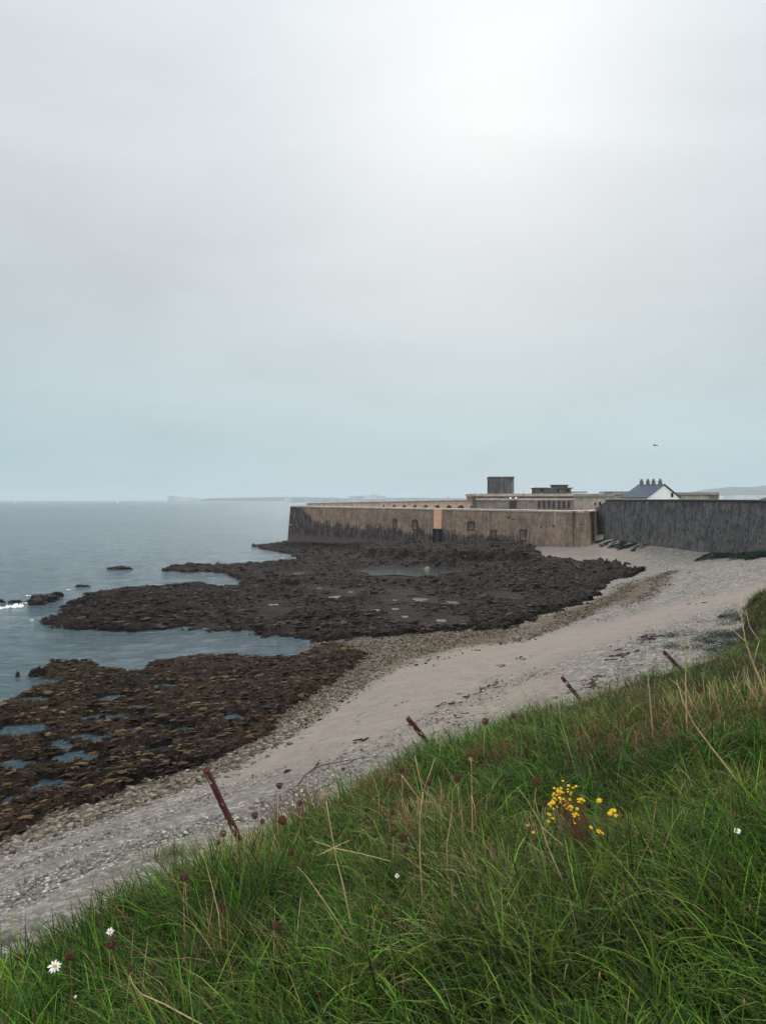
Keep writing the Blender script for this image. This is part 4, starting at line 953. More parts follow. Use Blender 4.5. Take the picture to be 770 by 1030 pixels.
def umbel(px, py, size, h, label, lean=(0, 0), shape=0):
    h += .10; size *= .66
    rt, top = stemroot('seedhead', px, py, h, label, 'dried seedhead', 'brown dried seedheads in the grass', lean)
    st = MB().tube(curve(Vector((0, 0, -.03)), top, random.uniform(-.04, .04), 6, random.random() * 6), [.0028, .0026, .0024, .0022, .002, .0018, .0016]).build('stem', M_stalk if random.random() < .6 else M_stalkd, rt, True)
    mb = MB(); D = (rt.location + top - Vector((0, 0, CZ))).length; rr = size / FPX * D / 2; n = 26; el_ = random.uniform(.8, 1.35)
    for i in range(n):           # closed-up nest of curved rays with seed clusters
        a = i * 2.39996; q = math.sqrt((i + .5) / n); rad = rr * q; u = Vector((math.cos(a), math.sin(a), 0))
        tip = top + u * rad * (.95 if shape == 0 else .8) + Vector((0, 0, rr * (.7 + (1.1 if i % 2 else -.1) * math.sqrt(max(0, 1 - q * q)) + (.45 * q if shape == 0 else 0))))
        mid = top + u * rad * .95 + Vector((0, 0, rr * .35)); mb.tube([top, mid, tip], [.0012, .001, .0012], 4)
        for j in range(3):
            c = tip + Vector((random.uniform(-1, 1), random.uniform(-1, 1), random.uniform(-.8, .5))) * rr * .16; s = rr * random.uniform(.12, .24)
            V = [c + Vector(v) * s for v in ((1, 0, 0), (-1, 0, 0), (0, 1, 0), (0, -1, 0), (0, 0, 1.2), (0, 0, -1.2))]
            mb.add(V, [(0, 2, 4), (2, 1, 4), (1, 3, 4), (3, 0, 4), (2, 0, 5), (1, 2, 5), (3, 1, 5), (0, 3, 5)])
    mb.build('head', M_seed, rt)
UM = [(18,910,9,.34,'lone dark seedhead standing over the beach at the left edge'),(19,967,8,.2,'brown seedhead left of the big white daisy'),(70,966,10,.26,'dark round seedhead just right of the big white daisy'),(112.5,955,14,.30,'large fluffy brown seedhead above and right of the big white daisy'),(131,980,7,.26,'small red-brown seedhead on a long bowed stalk low at the left'),
 (186,887,10,.34,'reddish seedhead between the grass tuft and the rusty stake'),(224.6,916,8,.3,'upright red seedhead straight below the tallest rusty stake'),(279,938,12,.28,'pair-like purple brown seedhead low in the middle left grass'),(281,794,9,.42,'heart shaped seedhead outlined against the beach, right of the tallest stake'),(284,830,13,.34,'wide dark red seedhead just below the heart shaped one'),
 (256.5,824,9,.36,'seedhead close right of the foot of the tallest stake'),(224.6,842,9,.28,'seedhead close left of the foot of the tallest stake'),(220,850,6,.24,'small seedhead tucked under the one left of the stake foot'),(293,861,8,.32,'seedhead right of the wide dark red one and lower'),(301.5,811,7,.40,'tall narrow seedhead where dry twigs stand against the beach'),(264,829,7,.3,'small seedhead between the stake foot and the wide dark red one'),
 (460,787,11,.36,'dark red seedhead on a yellow stalk in the middle of the bank'),(488,730,10,.32,'round seedhead on the skyline of the grass, left of its darker twin'),(516,723,8,.3,'small seedhead on the skyline of the grass halfway along'),(539,792,12,.26,'dark purple seedhead just left of the yellow flowers'),(403.6,778,8,.32,'small red seedhead below the second rusty stake'),
 (394.7,820,8,.3,'upper of the stacked red seedheads left of the tall forked stalk'),(395.7,841,8,.3,'middle of the stacked red seedheads left of the tall forked stalk'),(405,848,12,.28,'widest seedhead beside the foot of the tall forked stalk'),(409,858,9,.24,'lowest seedhead by the foot of the tall forked stalk'),(431,791,8,.34,'seedhead right behind the fork of the tall dry stalk'),(703,697,9,.3,'reddish brown seedhead in the upper right of the grass'),(548,812,9,.2,'faded brown seedhead under the dark purple one'),(155,977,7,.2,'pale brown seedhead right of the low bowed stalk')]
for i, (px, py, s, h, lab) in enumerate(UM): umbel(px, py, s, h, lab, (random.uniform(-.08, .08), random.uniform(-.1, .05)), i % 3 == 0)

def daisy(px, py, size, h, label, tilt=.7):
    size *= .72; h += .06
    rt, top = stemroot('daisy', px, py, h, label, 'daisy', None, (random.uniform(-.03, .03), .02))
    MB().tube(curve(Vector((0, 0, -.03)), top, .02, 5, 2), .0017).build('stem', M_gstem, rt, True)
    D = (rt.location + top - Vector((0, 0, CZ))).length; rr = size / FPX * D / 2
    nrm_ = (Vector((0, 0, CZ)) - (rt.location + top)).normalized().lerp(Vector((0, 0, 1)), .45).normalized(); a1 = nrm_.cross(Vector((0, 0, 1))).normalized(); b1 = nrm_.cross(a1)
    hd = None
    cen = MB(); V = [top + (a1 * math.cos(t_) + b1 * math.sin(t_)) * rr * .30 + nrm_ * .001 for t_ in [i * math.pi / 5 for i in range(10)]] + [top + (a1 * math.cos(t_) + b1 * math.sin(t_)) * rr * .2 + nrm_ * rr * .18 for t_ in [i * math.pi / 5 for i in range(10)]] + [top + nrm_ * rr * .22]
    cen.add(V, [(i, (i + 1) % 10, 10 + (i + 1) % 10, 10 + i) for i in range(10)] + [(10 + i, 10 + (i + 1) % 10, 20) for i in range(10)]).build('flower_centre', M_yel, rt, True)
    for i in range(11):
        a = i * 2 * math.pi / 11 + random.uniform(-.15, .15); u = a1 * math.cos(a) + b1 * math.sin(a); v = nrm_.cross(u); dr = nrm_ * -rr * random.uniform(.0, .35); l = rr * random.uniform(.85, 1.1); ww = rr * .15
        V = [top + u * rr * .25 - v * ww * .5, top + u * rr * .25 + v * ww * .5, top + u * l * .65 + v * ww + dr * .4, top + u * l + dr, top + u * l * .65 - v * ww + dr * .4]
        V += [p_ - nrm_ * .0006 for p_ in V]; MB().add(V, [(0, 1, 2, 3, 4), (9, 8, 7, 6, 5), (0, 5, 6, 1), (1, 6, 7, 2), (2, 7, 8, 3), (3, 8, 9, 4), (4, 9, 5, 0)]).build('petal', M_petal, rt)
daisy(55, 972, 15, .27, 'largest white daisy with yellow centre low at the left'); daisy(111, 937, 10, .28, 'drooping white daisy with large yellow centre above the fluffy seedhead')
daisy(741, 837, 9, .3, 'white daisy seen from the side near the right edge'); daisy(399, 881, 7, .26, 'small faded cream daisy below the tall forked stalk'); daisy(76, 1003, 4, .15, 'tiny pale daisy below the largest one')

def yflower(rt, top, size, name='flower', n=9):
    D = (rt.location + top - Vector((0, 0, CZ))).length; rr = size / FPX * D / 2
    nrm_ = Vector((random.uniform(-.4, .4), random.uniform(-.8, -.1), 1)).normalized(); a1 = nrm_.cross(Vector((0, 1, 0))).normalized(); b1 = nrm_.cross(a1); mb = MB()
    V = [top + (a1 * math.cos(t_) + b1 * math.sin(t_)) * rr * .4 for t_ in [i * math.pi / 4 for i in range(8)]] + [top + nrm_ * rr * .35]
    mb.add(V, [(i, (i + 1) % 8, 8) for i in range(8)])
    for i in range(n):
        a = i * 2 * math.pi / n; u = a1 * math.cos(a) + b1 * math.sin(a); v = nrm_.cross(u); V = [top + u * rr * .3 - v * rr * .13, top + u * rr * .3 + v * rr * .13, top + u * rr * .75 + v * rr * .2 - nrm_ * rr * .05, top + u * rr - nrm_ * rr * .15, top + u * rr * .75 - v * rr * .2 - nrm_ * rr * .05]
        V += [p_ - nrm_ * .0008 for p_ in V]; mb.add(V, [(0, 1, 2, 3, 4), (9, 8, 7, 6, 5), (0, 5, 6, 1), (1, 6, 7, 2), (2, 7, 8, 3), (3, 8, 9, 4), (4, 9, 5, 0)])
    return mb.build(name, M_yel2, rt)
# ragwort: one branching clump, many small flowers
g = bank_at(598, 872, .03); rag = empty('ragwort', g, 0, 'bushy ragwort clump with clustered yellow flowers and dead brown stems', 'wild flower')
mbs = MB(); mbb = MB(); heads = []
Dr = g.y
def pt(px, py, D): p_ = atY(px, py, D); return p_ - g
for k in range(85):
    cc_ = random.choice(((562, 797, 4, 3), (568, 806, 5, 4), (573, 813, 6, 5), (579, 821, 4, 4), (556, 806, 4, 5), (584, 805, 3, 2), (572, 793, 5, 4)))
    px = random.gauss(cc_[0], cc_[2] * .7); py = random.gauss(cc_[1], cc_[3] * .7)
    heads.append((px, py, random.uniform(1.9, 3.7)))
heads += [(531, 830, 3.5), (536, 837, 4), (602, 805, 6), (616, 815, 7), (619, 820, 4.5), (613, 818, 5), (594, 832, 4.5), (602, 836, 5.5), (552, 819, 5), (556, 823, 4), (551, 826, 4), (606, 838, 4)]
for i, (px, py, s) in enumerate(heads):
    tp_ = pt(px, py, Dr - .12 + random.uniform(-.10, .12)); root0 = Vector((random.uniform(-.07, .07), random.uniform(-.05, .05), -.02)); fork = root0.lerp(tp_, .62) + Vector((random.uniform(-.03, .03), 0, .02))
    mbs.tube([root0, root0.lerp(fork, .5) + Vector((random.uniform(-.02, .02), 0, 0)), fork, tp_], [.0018, .0016, .0013, .0009], 4); yflower(rag, tp_, s, 'flower', 8)
mbs.build('stems', M_stalkd, rag)
for k in range(38):
    a = random.uniform(0, 6.28); p0 = Vector((math.cos(a) * .15, math.sin(a) * .08, 0)); p1 = p0 + Vector((random.uniform(-.22, .12), random.uniform(-.15, .1), random.uniform(.12, .42))); mbb.tube([p0, p0.lerp(p1, .5) + Vector((random.uniform(-.02, .02), 0, .02)), p1], [.0014, .0012, .0007], 4)
mbb.build('dead_twigs', M_wood, rag)
def buttercup(px, py, s, h, lab):
    rt, top = stemroot('buttercup', px, py, h, lab, 'wild flower'); MB().tube(curve(Vector((0, 0, -.03)), top, .02, 5, 1), .0013).build('stem', M_gstem, rt, True); yflower(rt, top, s, 'flower', 6)
buttercup(378, 915, 5, .22, 'single yellow flower alone in the lower middle of the grass')

# plantain and grass heads
M_plant = simple('tan_seed_spike', (.30, .15, .075), .9, .25, 60, b=.001)
PLN = [(626,896,5,'leftmost brown plantain head at the foot of the right half'),(632,908,5,'lower one of the two close brown plantain heads'),(723,911,5,'plantain head on a thin upright pale stem'),(753,918,6,'orange brown plantain head on a slanting stem near the right edge'),(728,895,4,'small plantain head above the upright pale one'),(736,896,4,'right twin of the two small plantain heads'),(747,1015,5,'plantain head in the bottom right corner'),(705,812,5,'brown plantain head left of the side-on daisy'),(729,812,6,'reddish plantain head above the side-on daisy'),(480,916,4,'short brown plantain head under the ragwort clump'),(684,905,4,'dark plantain head left of the upright pale one'),(508,925,4,'brown plantain head in the lower middle'),(602,985,4,'small plantain head low in the right grass'),(728,868,5,'tan plantain head below the side-on daisy'),(738,822,5,'plantain head touching the side-on daisy'),(454,868,5,'brown plantain head near the yellow stalk foot')]
for px, py, s, lab in PLN:
    rt, top = stemroot('plantain', px, py, random.uniform(.26, .36), lab, 'plantain', 'plantain heads in the grass', (random.uniform(-.08, .06), random.uniform(-.05, .08)))
    MB().tube(curve(Vector((0, 0, -.03)), top, .02, 5, 4), .0013).build('stem', M_gstem, rt, True)
    MB().tube([top - Vector((0, 0, .004)), top + Vector((.001, 0, .006)), top + Vector((.002, 0, .018)), top + Vector((.003, 0, .028))], [.0016, .0045, .004, .0012], 7).build('head', M_plant, rt, True)

# tall dead stalks, drawn as branching tubes
def stalk(label, D, main, branches=(), r0=.0036, mat=M_stalk, name='dry_stalk', headpts=(), group='tall dead stalks in the grass'):
    r0 *= 1.3; D *= .97; b = atY(main[0][0], main[0][1], D); gzv = gz(b.x, b.y); root = Vector((b.x, b.y, gzv)); rt = empty(name, root, 0, label, 'dry stalk', group)
    pts = [atY(px, py, D - .03 * i) - root for i, (px, py) in enumerate(main)]
    d0 = (pts[0] - pts[1]).normalized(); d0.z = min(d0.z, -.5)
    if pts[0].z > 0: pts = [pts[0] + d0 * ((pts[0].z + .03) / -d0.z)] + pts
    MB().tube(pts, [max(.0011, r0 * (1 - .65 * i / (len(pts) - 1))) for i in range(len(pts))], 6).build('stem', mat, rt, True)
    for br in branches:
        q = [atY(px, py, D - .03 * len(main) / 2 + .05 * i * random.uniform(-1, 1)) - root for i, (px, py) in enumerate(br)]
        MB().tube(q, [r0 * .55 * (1 - .5 * i / (len(q) - 1)) for i in range(len(q))], 5).build('branch', mat, rt, True)
    for px, py, s in headpts:
        c = atY(px, py, D - .03 * len(main)) - root; mb = MB(); rr = s / FPX * D / 2
        for i in range(14):
            d = Vector((random.gauss(0, 1), random.gauss(0, 1), abs(random.gauss(0, 1)))).normalized(); mb.tube([c, c + d * rr], [.0012, .0006], 4)
        mb.build('head', mat, rt)
def dgrass(px, py): return max(1.5, bank_at(px, py, .24).y)
stalk('tall pale stalk with a whorl of crossed side twigs left of centre', dgrass(352, 925) , [(352,925),(345,890),(338,864),(332,830),(328,806)], [((335,853),(325,849),(316,846)),((335,853),(325,858),(318,861)),((335,853),(360,858),(392,866)),((335,853),(343,849),(352,845))], .0042, headpts=((327,800,14),))
stalk('tallest forked straw stalk in the middle of the bank', dgrass(424, 896), [(424,896),(422,860),(422,822),(425,797)], [((425,797),(419,770),(417,760)),((425,797),(432,778),(437,763)),((425,808),(415,795),(404,780))], .0042)
stalk('bent yellow green stalk carrying the dark red seedhead', dgrass(450, 872), [(450,872),(449,850),(454,820),(455,795),(459,789)], (), .003)
stalk('reddish upright stalk with dangling dead leaves right of the yellow stalk', dgrass(475, 832), [(475,832),(474,800),(474,775),(473,762)], [((474,800),(477,812),(479,830))], .0035, headpts=((473,765,7),))
stalk('long leaning straw stalk crossing left of the yellow flowers', dgrass(562, 878), [(562,878),(550,850),(543,828),(530,805),(520,792)], [((545,832),(556,842),(566,850))], .0034)
stalk('large branched straw stalk against the beach at the right edge', dgrass(766, 690), [(766,690),(757,668),(749,645),(745,620),(745,600)], [((752,648),(740,637),(730,628)),((748,625),(743,618),(741,613)),((757,668),(760,655),(763,645)),((763,645),(753,630),(750,615))], .010)
stalk('slim pale stalk outlined on the shingle right of the third stake', dgrass(690, 725), [(690,725),(689,690),(689,655),(684,640),(681,622)], [((689,700),(680,688),(672,682)),((688,668),(692,658),(694,650))], .007)
stalk('long diagonal straw stalk running down to the right from the slim pale one', dgrass(735, 778), [(735,778),(715,752),(697,728),(686,706),(680,684)], (), .006)
stalk('thin straw stalk rising above the skyline right of the third stake', dgrass(655, 725), [(655,725),(653,700),(651,680),(650,655)], (), .0055)
stalk('dead stalk slanting left low beside the single yellow flower', dgrass(345, 935), [(345,935),(325,905),(307,880),(299,872)], (), .003)
stalk('long drooping straw arching at the lower left corner', dgrass(198, 1028), [(198,1028),(165,1010),(142,1000),(134,990),(131,982)], (), .003)
stalk('pale leaning stalk left of the wide dark seedhead', dgrass(222, 945), [(222,945),(220,920),(213,890),(206,865),(202,858)], (), .0032, headpts=((202,857,6),))
stalk('upright twig standing against the beach left of the whorled stalk', dgrass(302, 870), [(302,870),(301,840),(301,812),(300,790)], [((301,820),(296,800),(293,783)),((301,810),(306,795),(309,780)),((301,830),(290,815),(283,805)),((296,800),(292,792),(287,786)),((301,815),(312,805),(320,790))], .0032, M_stalkd)
stalk('leaning stalk with small bud above the drooping daisy', dgrass(124, 935), [(124,935),(118,915),(110,897),(103,883)], (), .003, M_stalkd, headpts=((103,882,5),))
stalk('straw stalk on the skyline left of the brambly twigs', dgrass(594, 760), [(574,760),(569,742),(563,722),(561,700)], (), .003)
# dense dry twigs patches are built as bundles
def drytuft(px, py, n, spread, hh, lab, mat=M_stalkd, group='patches of dead brown stems in the grass'):
    g = bank_at(px, py, .05); rt = MB()
    for k in range(n):
        a = random.uniform(0, 6.28); q = math.sqrt(random.random()) * spread; x = math.cos(a) * q; y = math.sin(a) * q; zz = gz(g.x + x, g.y + y) - g.z; l = random.uniform(.5, 1.1) * hh; lean = Vector((random.gauss(-.15, .3), random.gauss(0, .25), 1)).normalized() * l
        p0 = Vector((x, y, zz)); rt.tube([p0, p0 + lean * .55 + Vector((random.uniform(-.02, .02), 0, 0)), p0 + lean], [.0022 * (1 + g.y / 9), .0018 * (1 + g.y / 9), .0010 * (1 + g.y / 9)], 4)
    o = rt.build('dead_stems', mat); o.location = g; return tag(o, lab, 'dead stems', group)
drytuft(620, 758, 130, .55, .32, 'reddish brown patch of dead stems right of centre in the upper grass'); drytuft(745, 712, 160, .9, .42, 'straw brown patch of dead stems near the right edge', M_stalk)
drytuft(700, 735, 120, .8, .34, 'brown dead stems left of the straw patch near the right edge'); drytuft(425, 830, 60, .18, .3, 'dead stems round the foot of the tallest forked stalk', M_stalk); drytuft(265, 845, 70, .3, .34, 'brown dead stems right of the tallest stake'); drytuft(300, 830, 70, .28, .42, 'dead stems round the twigs against the beach'); drytuft(580, 850, 80, .2, .2, 'dark dead stems below the yellow flowers'); drytuft(220, 960, 60, .2, .28, 'brown dead stems in the lower left grass')

drytuft(385, 800, 90, .3, .36, 'thin reddish stems left of the tallest forked stalk'); drytuft(505, 765, 120, .4, .3, 'reddish dead stems near the skyline above the yellow flowers'); drytuft(250, 880, 80, .3, .36, 'reddish dead stems below the foot of the tallest stake', M_stalk)
drytuft(165, 920, 70, .3, .34, 'thin dead stems above the fluffy seedhead at the lower left'); drytuft(470, 840, 60, .25, .32, 'dead stems right of the yellow green stalk'); drytuft(545, 850, 60, .2, .3, 'dead stems left of the ragwort clump foot', M_stalk)
# ------------------------------------------------------------------ rusty angle-iron stakes
t = NT('rusted_iron', .9); p = t.map(); n = t.noise(p, 14, 7, .75); t.col(t.mix(t.ramp(n, [(.3, 0.), (.5, .5), (.72, 1.)]), (.035, .014, .016), (.13, .042, .036))); t.nrm(t.bump(t.noise(p, 40, 5, .7), .006, 1)); M_rust = t.m
M_rustl = simple('orange_rust', (.22, .07, .045), .9, .3, 30, b=.003)
def stake(top, foot, D, label, seed, w=.055, wires=True):
    a = atY(foot[0], foot[1], D); b = atY(top[0], top[1], D - .05); gzf = gz(a.x, a.y); dr = (b - a).normalized()
    a2 = a - dr * .35; rt = empty('rusty_stake', (a.x, a.y, a.z), 0, label, 'stake', 'rusty iron stakes along the edge of the bank'); L = (b - a2).length
    ax = dr; e1 = ax.cross(Vector((0, 1, 0))).normalized(); e2 = ax.cross(e1).normalized()
    rnd = random.Random(seed); hole = {}
    def flange(e, o, sgn, name):
        """one leg of the angle: a strip of cells, some eaten away by rust"""
        nL, nW, th = 44, 5, .006; V = []; F = []; gone = set()
        for i in range(nL):
            for j in range(nW):
                v = mnoise.noise(Vector((i * .33 + seed, j * .8, seed * 2 + sgn)))
                if v > .33 and 4 < i < nL - 2 and j > 0: gone.add((i, j))
        idx = {}
        def vid(i, j, s):
            k = (i, j, s)
            if k not in idx:
                jag = mnoise.noise(Vector((i * .9 + seed, j * 1.3, 4))) * .006; base = a2 - a + ax * (L * i / nL) + e * (w * j / nW + (jag if j == nW else 0)) + o * (th * s)
                if i == nL: base += ax * jag * 2.5
                idx[k] = len(V); V.append(base)
            return idx[k]
        for i in range(nL):
            for j in range(nW):
                if (i, j) in gone: continue
                F.append((vid(i, j, 0), vid(i + 1, j, 0), vid(i + 1, j + 1, 0), vid(i, j + 1, 0))); F.append((vid(i, j, 1), vid(i, j + 1, 1), vid(i + 1, j + 1, 1), vid(i + 1, j, 1)))
                for (di, dj, c0, c1) in ((-1, 0, (i, j), (i, j + 1)), (1, 0, (i + 1, j + 1), (i + 1, j)), (0, -1, (i + 1, j), (i, j)), (0, 1, (i, j + 1), (i + 1, j + 1))):
                    ni, nj = i + di, j + dj
                    if (ni, nj) in gone or not (0 <= ni < nL and 0 <= nj < nW): F.append((vid(*c0, 0), vid(*c0, 1), vid(*c1, 1), vid(*c1, 0))[::-1])
        MB().add(V, F).build(name, M_rust, rt)
    flange(e1, e2, 1, 'flange'); flange(e2 * -1, e1, 2, 'flange')
    mb = MB()
    mb.box((b - a) - ax * .015 + e1 * w * .4, (w * .9, .012, .03), 0); mb.build('rusted_tip', M_rustl, rt)
    if wires:
        for k in range(4):
            s0 = (b - a) * rnd.uniform(.2, .75); d = Vector((rnd.uniform(-1, 1), rnd.uniform(-.3, .3), rnd.uniform(-.5, .2))).normalized() * rnd.uniform(.08, .2); MB().tube([s0 + e1 * .02, s0 + d * .4 + Vector((0, 0, .01)), s0 + d * .75, s0 + d + Vector((0, 0, -.02))], [.004, .003, .0022, .0012], 5).build('wire_stub', M_rust, rt)
    return rt
stake((208,772), (243,846), 6.35, 'tallest rusty iron stake, holed by rust and leaning left over the shingle', 3, .040)
stake((411,721), (440,756), 8.95, 'second rusty stake, short and leaning left at the grass edge', 8, .050)
stake((566,680), (592,712), 12.1, 'third rusty stake against the grey shingle, right of the middle', 12, .058)
stake((668,654), (692,679), 15.3, 'farthest rusty stake, beside the dark weedy hollow', 17, .070)

# ------------------------------------------------------------------ low bank details, shrubs and weeds
def leafclump(name, c, sx, sy, sz, n, col, leaf, seed, label=None, cat=None, group=None, kind=None):
    rg = np.random.default_rng(seed); d = rg.normal(0, 1, (n, 3)); d /= np.linalg.norm(d, axis=1)[:, None]; r = rg.random(n) ** .45; k = 1 + .5 * fbm(d[:, 0] * 2.2 + seed, d[:, 1] * 2.2 + d[:, 2], 3, seed)
    P = d * (r * k)[:, None] * np.array([sx, sy, sz]); P[:, 2] = np.abs(P[:, 2])
    if name != 'x': q_ = rg.integers(0, 16, n); oc = rg.normal(0, 1, (16, 2)) * np.array([sx, sy]) * .55; ks = rg.uniform(.18, .5, 16); P = P * ks[q_][:, None] * np.array([1, 1, 1.6]); P[:, :2] += oc[q_]; gg = shore_z(P[:, 0] + c[0], P[:, 1] + c[1]) - c[2]; P[:, 2] += np.clip(gg, -3, 3)
    pass
    a = rg.normal(0, 1, (n, 3)); b = rg.normal(0, 1, (n, 3)); a /= np.linalg.norm(a, axis=1)[:, None]; b -= a * (a * b).sum(1)[:, None]; b /= np.linalg.norm(b, axis=1)[:, None]
    s = leaf * rg.uniform(.6, 1.4, n)[:, None]; V = np.stack([P - a * s, P + b * s * .45, P + a * s, P - b * s * .45], 1).reshape(-1, 3); F = np.arange(n * 4).reshape(-1, 4)
    cc = np.array(col)[None] * rg.uniform(.55, 1.5, (n, 1)); o = link(name, np_mesh(name, V, F, False, None, {'tint': np.repeat(cc, 4, 0)}), M_grass); o.location = c; return tag(o, label, cat, group)
for px, py, s, hz_, lab in ((724, 652, 1., .7, 'nearest mat of dark blue green weeds on the shingle below the bank'), (732, 636, 1., .75, 'middle low mat of dark weeds at the foot of the bank'), (738, 621, 1., .75, 'farthest low mat of dark weeds at the foot of the grassy headland')):
    c = on_shore(px, py + 3, .0); leafclump('weed_patch', (c.x, c.y, c.z - .05), 1.9 * s, 2.6 * s, hz_, 7000, (.022, .042, .036), .035, int(px), lab, 'weeds', 'dark weed mats at the foot of the bank')
for i, (px, q0, hh) in enumerate(((613, 5, .35), (622, 6, .45), (632, 6, .35), (642, 6, .4), (652, 5, .25), (724, 6, .4), (733, 8, .7), (743, 8, .7), (753, 9, .9), (763, 9, 1.0), (773, 9, 1.2), (783, 9, 1.3))):
    p_, n, u = r_at(px); c = Vector((p_.x + n.x * 1.5, p_.y + n.y * 1.5, 0)); c.z = float(shore_z(np.array([c.x]), np.array([c.y]))[0]) - .05
    leafclump('bush', c, 2.0, 1.5, hh, 2600, (.020, .040, .030), .09, 40 + i, 'low dark green scrub along the foot of the dark rampart wall', 'bush', 'scrub at the foot of the rampart')

# small grass tuft and stone outcrop below the left edge
c0 = at(178, 868, 9.6); 
def ontoe(px, py): # slope just outside the grass edge
    d = ray(px, py); t = np.linspace(3, 30, 4000); xx = d.x * t; yy = d.y * t; zz = CZ + d.z * t; g = np.maximum(bank_z(xx, yy)[0], shore_z(xx, yy)); k = np.argmax(zz < g); return Vector((xx[k], yy[k], g[k]))
gv = []; gf = []; gc = []; nn = 0
c = ontoe(172, 866); n = 260; off = RNG.normal(0, .38 * c.y / 20, (n, 2))
V, F, cc = blades(np.stack([off[:, 0], off[:, 1] * .6, np.zeros(n) - .03], -1), RNG.uniform(0, 6.28, n), RNG.uniform(.35, .75, n) * c.y / 20, np.abs(RNG.normal(.2, .2, n)), RNG.uniform(.4, 1.5, n), np.full(n, .016) * c.y / 20, np.array([(.12, .13, .06)]) * RNG.uniform(.6, 1.4, (n, 1)))
o = link('grass_tuft', np_mesh('grass_tuft', V, F, True, None, {'tint': cc}), M_grass); o.location = c; tag(o, 'olive grass tuft standing alone on the shingle below the bank', 'grass tuft')
k = 0
for px in range(84, 186, 5):
    for py0 in (-9, -2, 5, 12):
        py = 885 - (px - 100) * .40 + py0 + random.uniform(-3, 3); c = ontoe(px + random.uniform(-3, 3), py)
        s = random.uniform(4, 9) / FPX * c.y / 2; me = rock_mesh('bank_rock', s, s * .8, s * .5, px * .37 + py0, 2, .5, 1.3)
        o = link('bank_rock', me, M_rgrey if random.random() < .45 else M_rdark); o.location = (c.x, c.y, c.z + s * .1); tag(o, 'angular rock in the outcrop showing between shingle and lower left grass', 'rock', 'rocks of the outcrop below the bank')

# ------------------------------------------------------------------ loose shingle, drift weed, branch
def stones(n, gen, smin, smax, colfn, name, mat, flat=.55, zz=None, slab=False):
    ico = np.array([(0, 0, 1), (.894, 0, .447), (.276, .851, .447), (-.724, .526, .447), (-.724, -.526, .447), (.276, -.851, .447), (.724, .526, -.447), (-.276, .851, -.447), (-.894, 0, -.447), (-.276, -.851, -.447), (.724, -.526, -.447), (0, 0, -1)])
    fc = np.array([(0,1,2),(0,2,3),(0,3,4),(0,4,5),(0,5,1),(1,6,2),(2,7,3),(3,8,4),(4,9,5),(5,10,1),(6,7,2),(7,8,3),(8,9,4),(9,10,5),(10,6,1),(11,7,6),(11,8,7),(11,9,8),(11,10,9),(11,6,10)])
    x, y = gen(n); z = shore_z(x, y) + fbm(x * .12, y * .12, 3, 41) * .12; z = z if zz is None else zz; n = len(x); s = smin * (smax / smin) ** (RNG.random(n) ** 2.2); a = RNG.normal(.49, .35, n) if slab else RNG.uniform(0, 6.28, n)
    v = ico[None] * (s[:, None, None]) * RNG.uniform(.45 if slab else .75, 1.5 if slab else 1.25, (n, 12, 1)) * np.stack([np.full(n, 1.7 if slab else 1.), RNG.uniform(.55, .9, n), RNG.uniform(.35, flat, n)], -1)[:, None]
    V = np.stack([v[..., 0] * np.cos(a)[:, None] - v[..., 1] * np.sin(a)[:, None], v[..., 0] * np.sin(a)[:, None] + v[..., 1] * np.cos(a)[:, None], v[..., 2]], -1) + np.stack([x, y, z + s * .15], -1)[:, None]
    F = (np.arange(n) * 12)[:, None, None] + fc[None]; cc = colfn(n, x, y)
    return link(name, np_mesh(name, V.reshape(-1, 3), F.reshape(-1, 3), not slab, None, {'tint': np.repeat(cc, 12, 0)}), mat)
t = NT('pebble_stone', .85); t.col(t.attr('tint', 'Color')); t.nrm(t.bump(t.noise(t.map(), 30, 4), .004)); M_peb = t.m
SANDP = [pxpoly([(775,585),(700,601),(640,618),(560,634),(470,650),(400,668),(360,688),(318,712),(292,738),(225,768),(240,780),(330,757),(400,735),(440,712),(520,676),(600,650),(640,636),(700,616),(775,594)])]
def gen_peb(n):
    a = np.radians(RNG.uniform(-30, 30, n)); r = np.exp(RNG.uniform(np.log(14), np.log(110), n)); x = r * np.sin(a); y = r * np.cos(a); z = shore_z(x, y); k = (z > .7) & (z < 6.6) & (poly_sd(x, y, SANDP[0]) < -.2 + RNG.normal(0, .6, n)); bz_ = bank_z(x, y)[0]; k &= bz_ < z + .3
    return x[k], y[k]
PCOL = np.array([(.27, .245, .22), (.20, .185, .17), (.36, .325, .29), (.14, .13, .122), (.23, .195, .165), (.31, .28, .25), (.50, .46, .41)])
o = stones(70000, gen_peb, .025, .10, lambda n, x, y: PCOL[RNG.integers(0, 7, n)] * RNG.uniform(.6, 1.05, (n, 1)), 'pebbles', M_peb); tag(o, 'grey and white pebbles strewn over the beach', 'pebbles', kind='stuff')
SHP = SHING
def gen_sh(n):
    P = np.array(SHP); x = RNG.uniform(P[:, 0].min() - 3, P[:, 0].max() + 3, n); y = RNG.uniform(P[:, 1].min() - 3, P[:, 1].max() + 3, n); k = poly_sd(x, y, SHP) > RNG.normal(-1.4, 1.6, n); return x[k], y[k]
o = stones(85000, gen_sh, .045, .17, lambda n, x, y: np.array([(.12, .088, .052), (.07, .053, .038), (.19, .145, .09), (.24, .20, .145), (.035, .028, .023)])[RNG.integers(0, 5, n)] * RNG.uniform(.6, 1.1, (n, 1)), 'pebbles', M_peb); tag(o, 'ochre weedy stones between the reefs and the sand', 'pebbles', kind='stuff')
